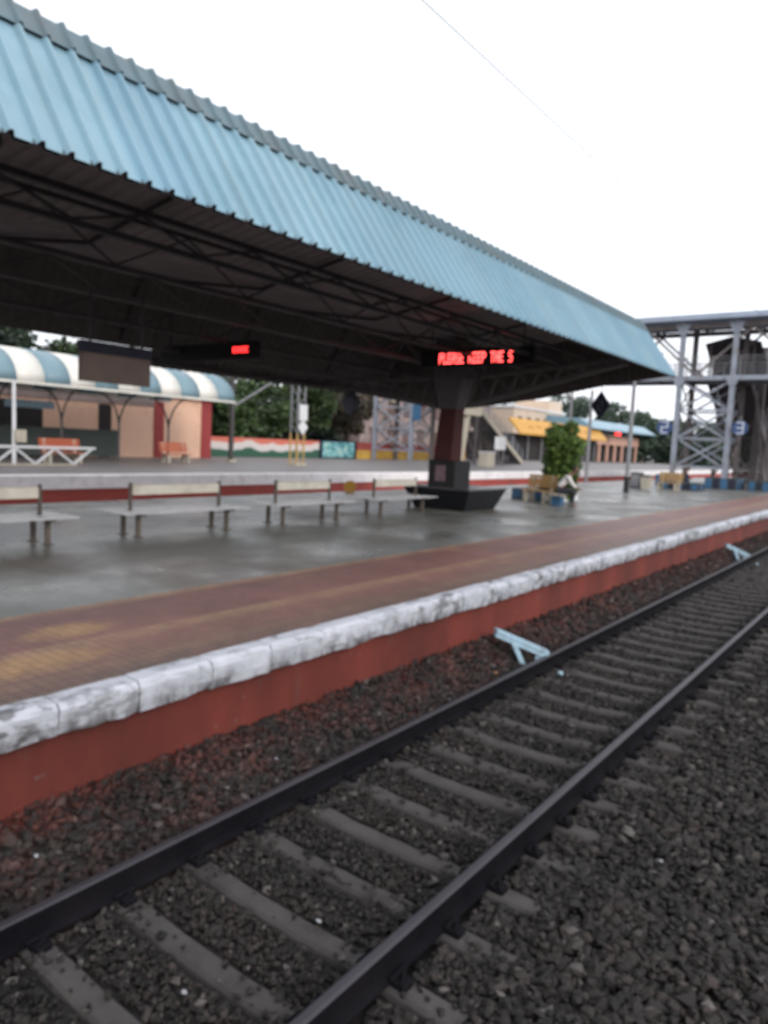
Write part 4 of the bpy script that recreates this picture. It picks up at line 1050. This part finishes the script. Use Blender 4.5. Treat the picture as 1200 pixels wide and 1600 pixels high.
mb = MB(); mb.box(-44.6, -44.4, 126.8, 129.2, 5.1, 5.85, .03); mb.build('housing', mt['ledboard'], b)
mb = MB(); mb.box(-44.39, -44.36, 127.1, 128.9, 5.2, 5.7); mb.box(-44.6, -44.4, 126.76, 126.79, 5.2, 5.7); mb.build('lit_face', mt['led'], b)
mb = MB(); mb.box(-44.52, -44.48, 127.9, 128.1, 5.851, 5.98); mb.build('hanger', mt['dark_steel'], b)

# lattice mast with white signs
r = thing('lattice_mast', (-27.8, 28.9, FZ), 'lattice overhead line mast with yellow foot, white plate and white diamond', 'mast')
def lattice(z0, z1, m, y=28.9, x=-27.8, w=.26):
    mb = MB()
    for a in (-w, w):
        for c in (-w, w): mb.box(x + a - .035, x + a + .035, y + c - .035, y + c + .035, z0, z1)
    z = z0; k = 0
    while z + .5 < z1:
        for a in (-w, w):
            s = 1 if k % 2 else -1
            mb.beam((x + a, y - s * w, z), (x + a, y + s * w, z + .5), .03); mb.beam((x - s * w, y + a, z), (x + s * w, y + a, z + .5), .03)
        z += .5; k += 1
    return mb.build('mast_section', mt[m], r)
lattice(FZ, 2.2, 'yellowmast'); lattice(2.2, 9.5, 'greypole')
mb = MB(); mb.box(-27.50, -27.46, 28.70, 29.30, 2.92, 3.78); mb.build('number_plate', mt['white'], r)
mb = MB(); mb.prism_x([(28.55, 2.55), (28.93, 2.12), (29.31, 2.55), (28.93, 2.98)], -27.45, -27.41); mb.build('diamond_plate', mt['white'], r)
mb = MB(); mb.box(-28.2, -27.4, 28.5, 29.3, FZ, FZ + .12, .02); mb.build('footing', mt['concrete'], r)
# blue sign on the far tower, cream bin, white sign by the stairs
r = thing('hanging_sign', (-34.6, 49.8, 3.6), 'blue rectangular sign on the lattice tower left of the maroon pillar', 'sign')
mb = MB(); mb.box(-34.7, -33.9, 49.75, 49.80, 3.9, 5.2); mb.build('panel', mt['bluepaint'], r)
mb = MB(); mb.tube((-34.3, 49.83, 3.8), (-34.3, 49.83, 5.6), .03); mb.build('bracket', mt['greypole'], r)
r = thing('notice_board', (-28, 52.5, FZ), 'white notice board on a post at the foot of the open stairs', 'notice board')
mb = MB(); mb.box(-28.0, -27.93, 51.9, 53.7, 1.80, 2.85); mb.build('panel', mt['white'], r)
for y in (52.1, 53.5):
    mb = MB(); mb.box(-28.07, -28.01, y, y + .08, FZ, 2.8); mb.build('leg', mt['greypole'], r)
r = thing('drinking_water_stand', (-27.5, 49.8, FZ), 'cream box like stand beneath the open stairs', 'water stand')
mb = MB(); mb.box(-27.7, -26.9, 48.9, 50.0, FZ, 1.55, .03); mb.build('stand_body', mt['concrete'], r)
mb = MB(); mb.box(-27.75, -26.85, 48.85, 50.05, 1.552, 1.62, .01); mb.build('top_slab', mt['white'], r)
r = thing('support_leg', (-27, 45.5, FZ), 'beige slanting concrete support right of the maroon pillar', 'support')
mb = MB(); mb.frustum([(-27.2, 44.3, FZ), (-26.8, 44.3, FZ), (-26.8, 45.0, FZ), (-27.2, 45.0, FZ)], [(-27.2, 45.3, 4.2), (-26.8, 45.3, 4.2), (-26.8, 45.8, 4.2), (-27.2, 45.8, 4.2)]); mb.build('leg', mt['concrete'], r)
mb = MB(); mb.box(-27.35, -26.65, 44.6, 47.2, 4.202, 4.9, .03); mb.build('head_beam', mt['concrete'], r)
# bicycle-dark clutter behind (motorbike row) under stairs
def motorbike(x, y, label):
    r = thing('parked_motorbike', (x, y, FZ), label, 'motorbike', 'motorbikes parked beyond the stairs')
    for s in (-.62, .62):
        mb = MB(); n = 16; c = (x, y + s, FZ + .3)
        for k in range(n):
            a = 2 * math.pi * k / n; b2 = 2 * math.pi * (k + 1) / n
            mb.tube((x, y + s + .26 * math.cos(a), FZ + .3 + .26 * math.sin(a)), (x, y + s + .26 * math.cos(b2), FZ + .3 + .26 * math.sin(b2)), .045, .045, 6)
        for k in range(6):
            a = math.pi * k / 3; mb.tube(c, (x, y + s + .24 * math.cos(a), FZ + .3 + .24 * math.sin(a)), .01, .01, 4)
        mb.build('wheel', mt['dark_steel'], r)
    mb = MB(); mb.beam((x, y - .55, FZ + .35), (x, y - .35, FZ + .95), .07); mb.beam((x, y - .4, FZ + .75), (x, y + .3, FZ + .55), .22, .22); mb.beam((x, y + .6, FZ + .3), (x, y + .1, FZ + .5), .08); mb.box(x - .13, x + .13, y - .15, y + .2, FZ + .22, FZ + .5, .03)
    mb.build('frame', mt['grey_steel'], r)
    mb = MB(); mb.box(x - .14, x + .14, y - .02, y + .68, FZ + .7, FZ + .8, .03); mb.build('seat', mt['dark_steel'], r)
    mb = MB(); mb.beam((x - .33, y - .33, FZ + 1.0), (x + .33, y - .33, FZ + 1.0), .035); mb.build('handlebar', mt['dark_steel'], r)
motorbike(-31.5, 60.5, 'dark motorbike parked just beyond the white notice board')
motorbike(-33.0, 57.0, 'dark motorbike parked under the open stairs')

# overhead wires
def wire(pts, label):
    mb = MB(); mb.path(pts, .004, 5); tag(mb.build('overhead_wire', mt['grey_steel']), label, 'wire', 'overhead wires over the tracks')
def cat(a, b, sag, n=24): a = Vector(a); b = Vector(b); return [a.lerp(b, t) - Vector((0, 0, sag * 4 * t * (1 - t))) for t in np.linspace(0, 1, n)]
wire(cat((-3.0, -20, 4.9), (-3.0, 40, 4.9), .05), 'thin contact wire crossing the white sky above the canopy')
# ------------------------------------------------------------------ world, sun, camera
w = D.worlds.new('World'); SC.world = w; w.use_nodes = True; nt = w.node_tree
for n_ in list(nt.nodes): nt.nodes.remove(n_)
out = N(nt, 'ShaderNodeOutputWorld'); bg = N(nt, 'ShaderNodeBackground'); sky = N(nt, 'ShaderNodeTexSky'); sky.sky_type = 'NISHITA'; sky.sun_disc = False
SE, SR = math.radians(28), math.radians(115)
sky.sun_elevation = SE; sky.sun_rotation = SR; sky.air_density = 1.0; sky.dust_density = 3.0
# thick overcast: the blue of the clear sky is mostly replaced by even pale cloud
c = mix(nt, .86, sky.outputs[0], (11.6, 11.9, 12.6))
nt.links.new(c, bg.inputs[0]); bg.inputs[1].default_value = .10; nt.links.new(bg.outputs[0], out.inputs[0])
sun = D.lights.new('sun', 'SUN'); sun.energy = 1.3; sun.angle = math.radians(20); sun.color = (1, .96, .9)
so = D.objects.new('sun', sun); COL.objects.link(so)
sd = Vector((math.sin(SR) * math.cos(SE), math.cos(SR) * math.cos(SE), math.sin(SE))); so.rotation_euler = sd.to_track_quat('Z', 'Y').to_euler()

yaw, pitch, roll, F = 6.41978398e-01, -9.48808572e-02, 4.67820773e-02, 1125.28962
f = Vector((-math.sin(yaw) * math.cos(pitch), math.cos(yaw) * math.cos(pitch), math.sin(pitch))); rt = Vector((math.cos(yaw), math.sin(yaw), 0)); up = rt.cross(f)
c_, s_ = math.cos(roll), math.sin(roll); r2 = rt * c_ + up * s_; u2 = -rt * s_ + up * c_
cam = D.cameras.new('camera'); co = D.objects.new('camera', cam); COL.objects.link(co)
m3 = Matrix((r2, u2, -f)).transposed(); co.matrix_world = Matrix.Translation((0, 0, 1.88)) @ m3.to_4x4()
cam.sensor_fit = 'HORIZONTAL'; cam.sensor_width = 36; cam.lens = 36 * F / 1200; cam.clip_start = .05; cam.clip_end = 3000
cam.dof.use_dof = True; cam.dof.focus_distance = .25; cam.dof.aperture_fstop = 24
SC.camera = co
SC.render.engine = 'CYCLES'
SC.view_settings.view_transform = 'Standard'; SC.view_settings.look = 'None'; SC.view_settings.exposure = .33; SC.view_settings.gamma = 1
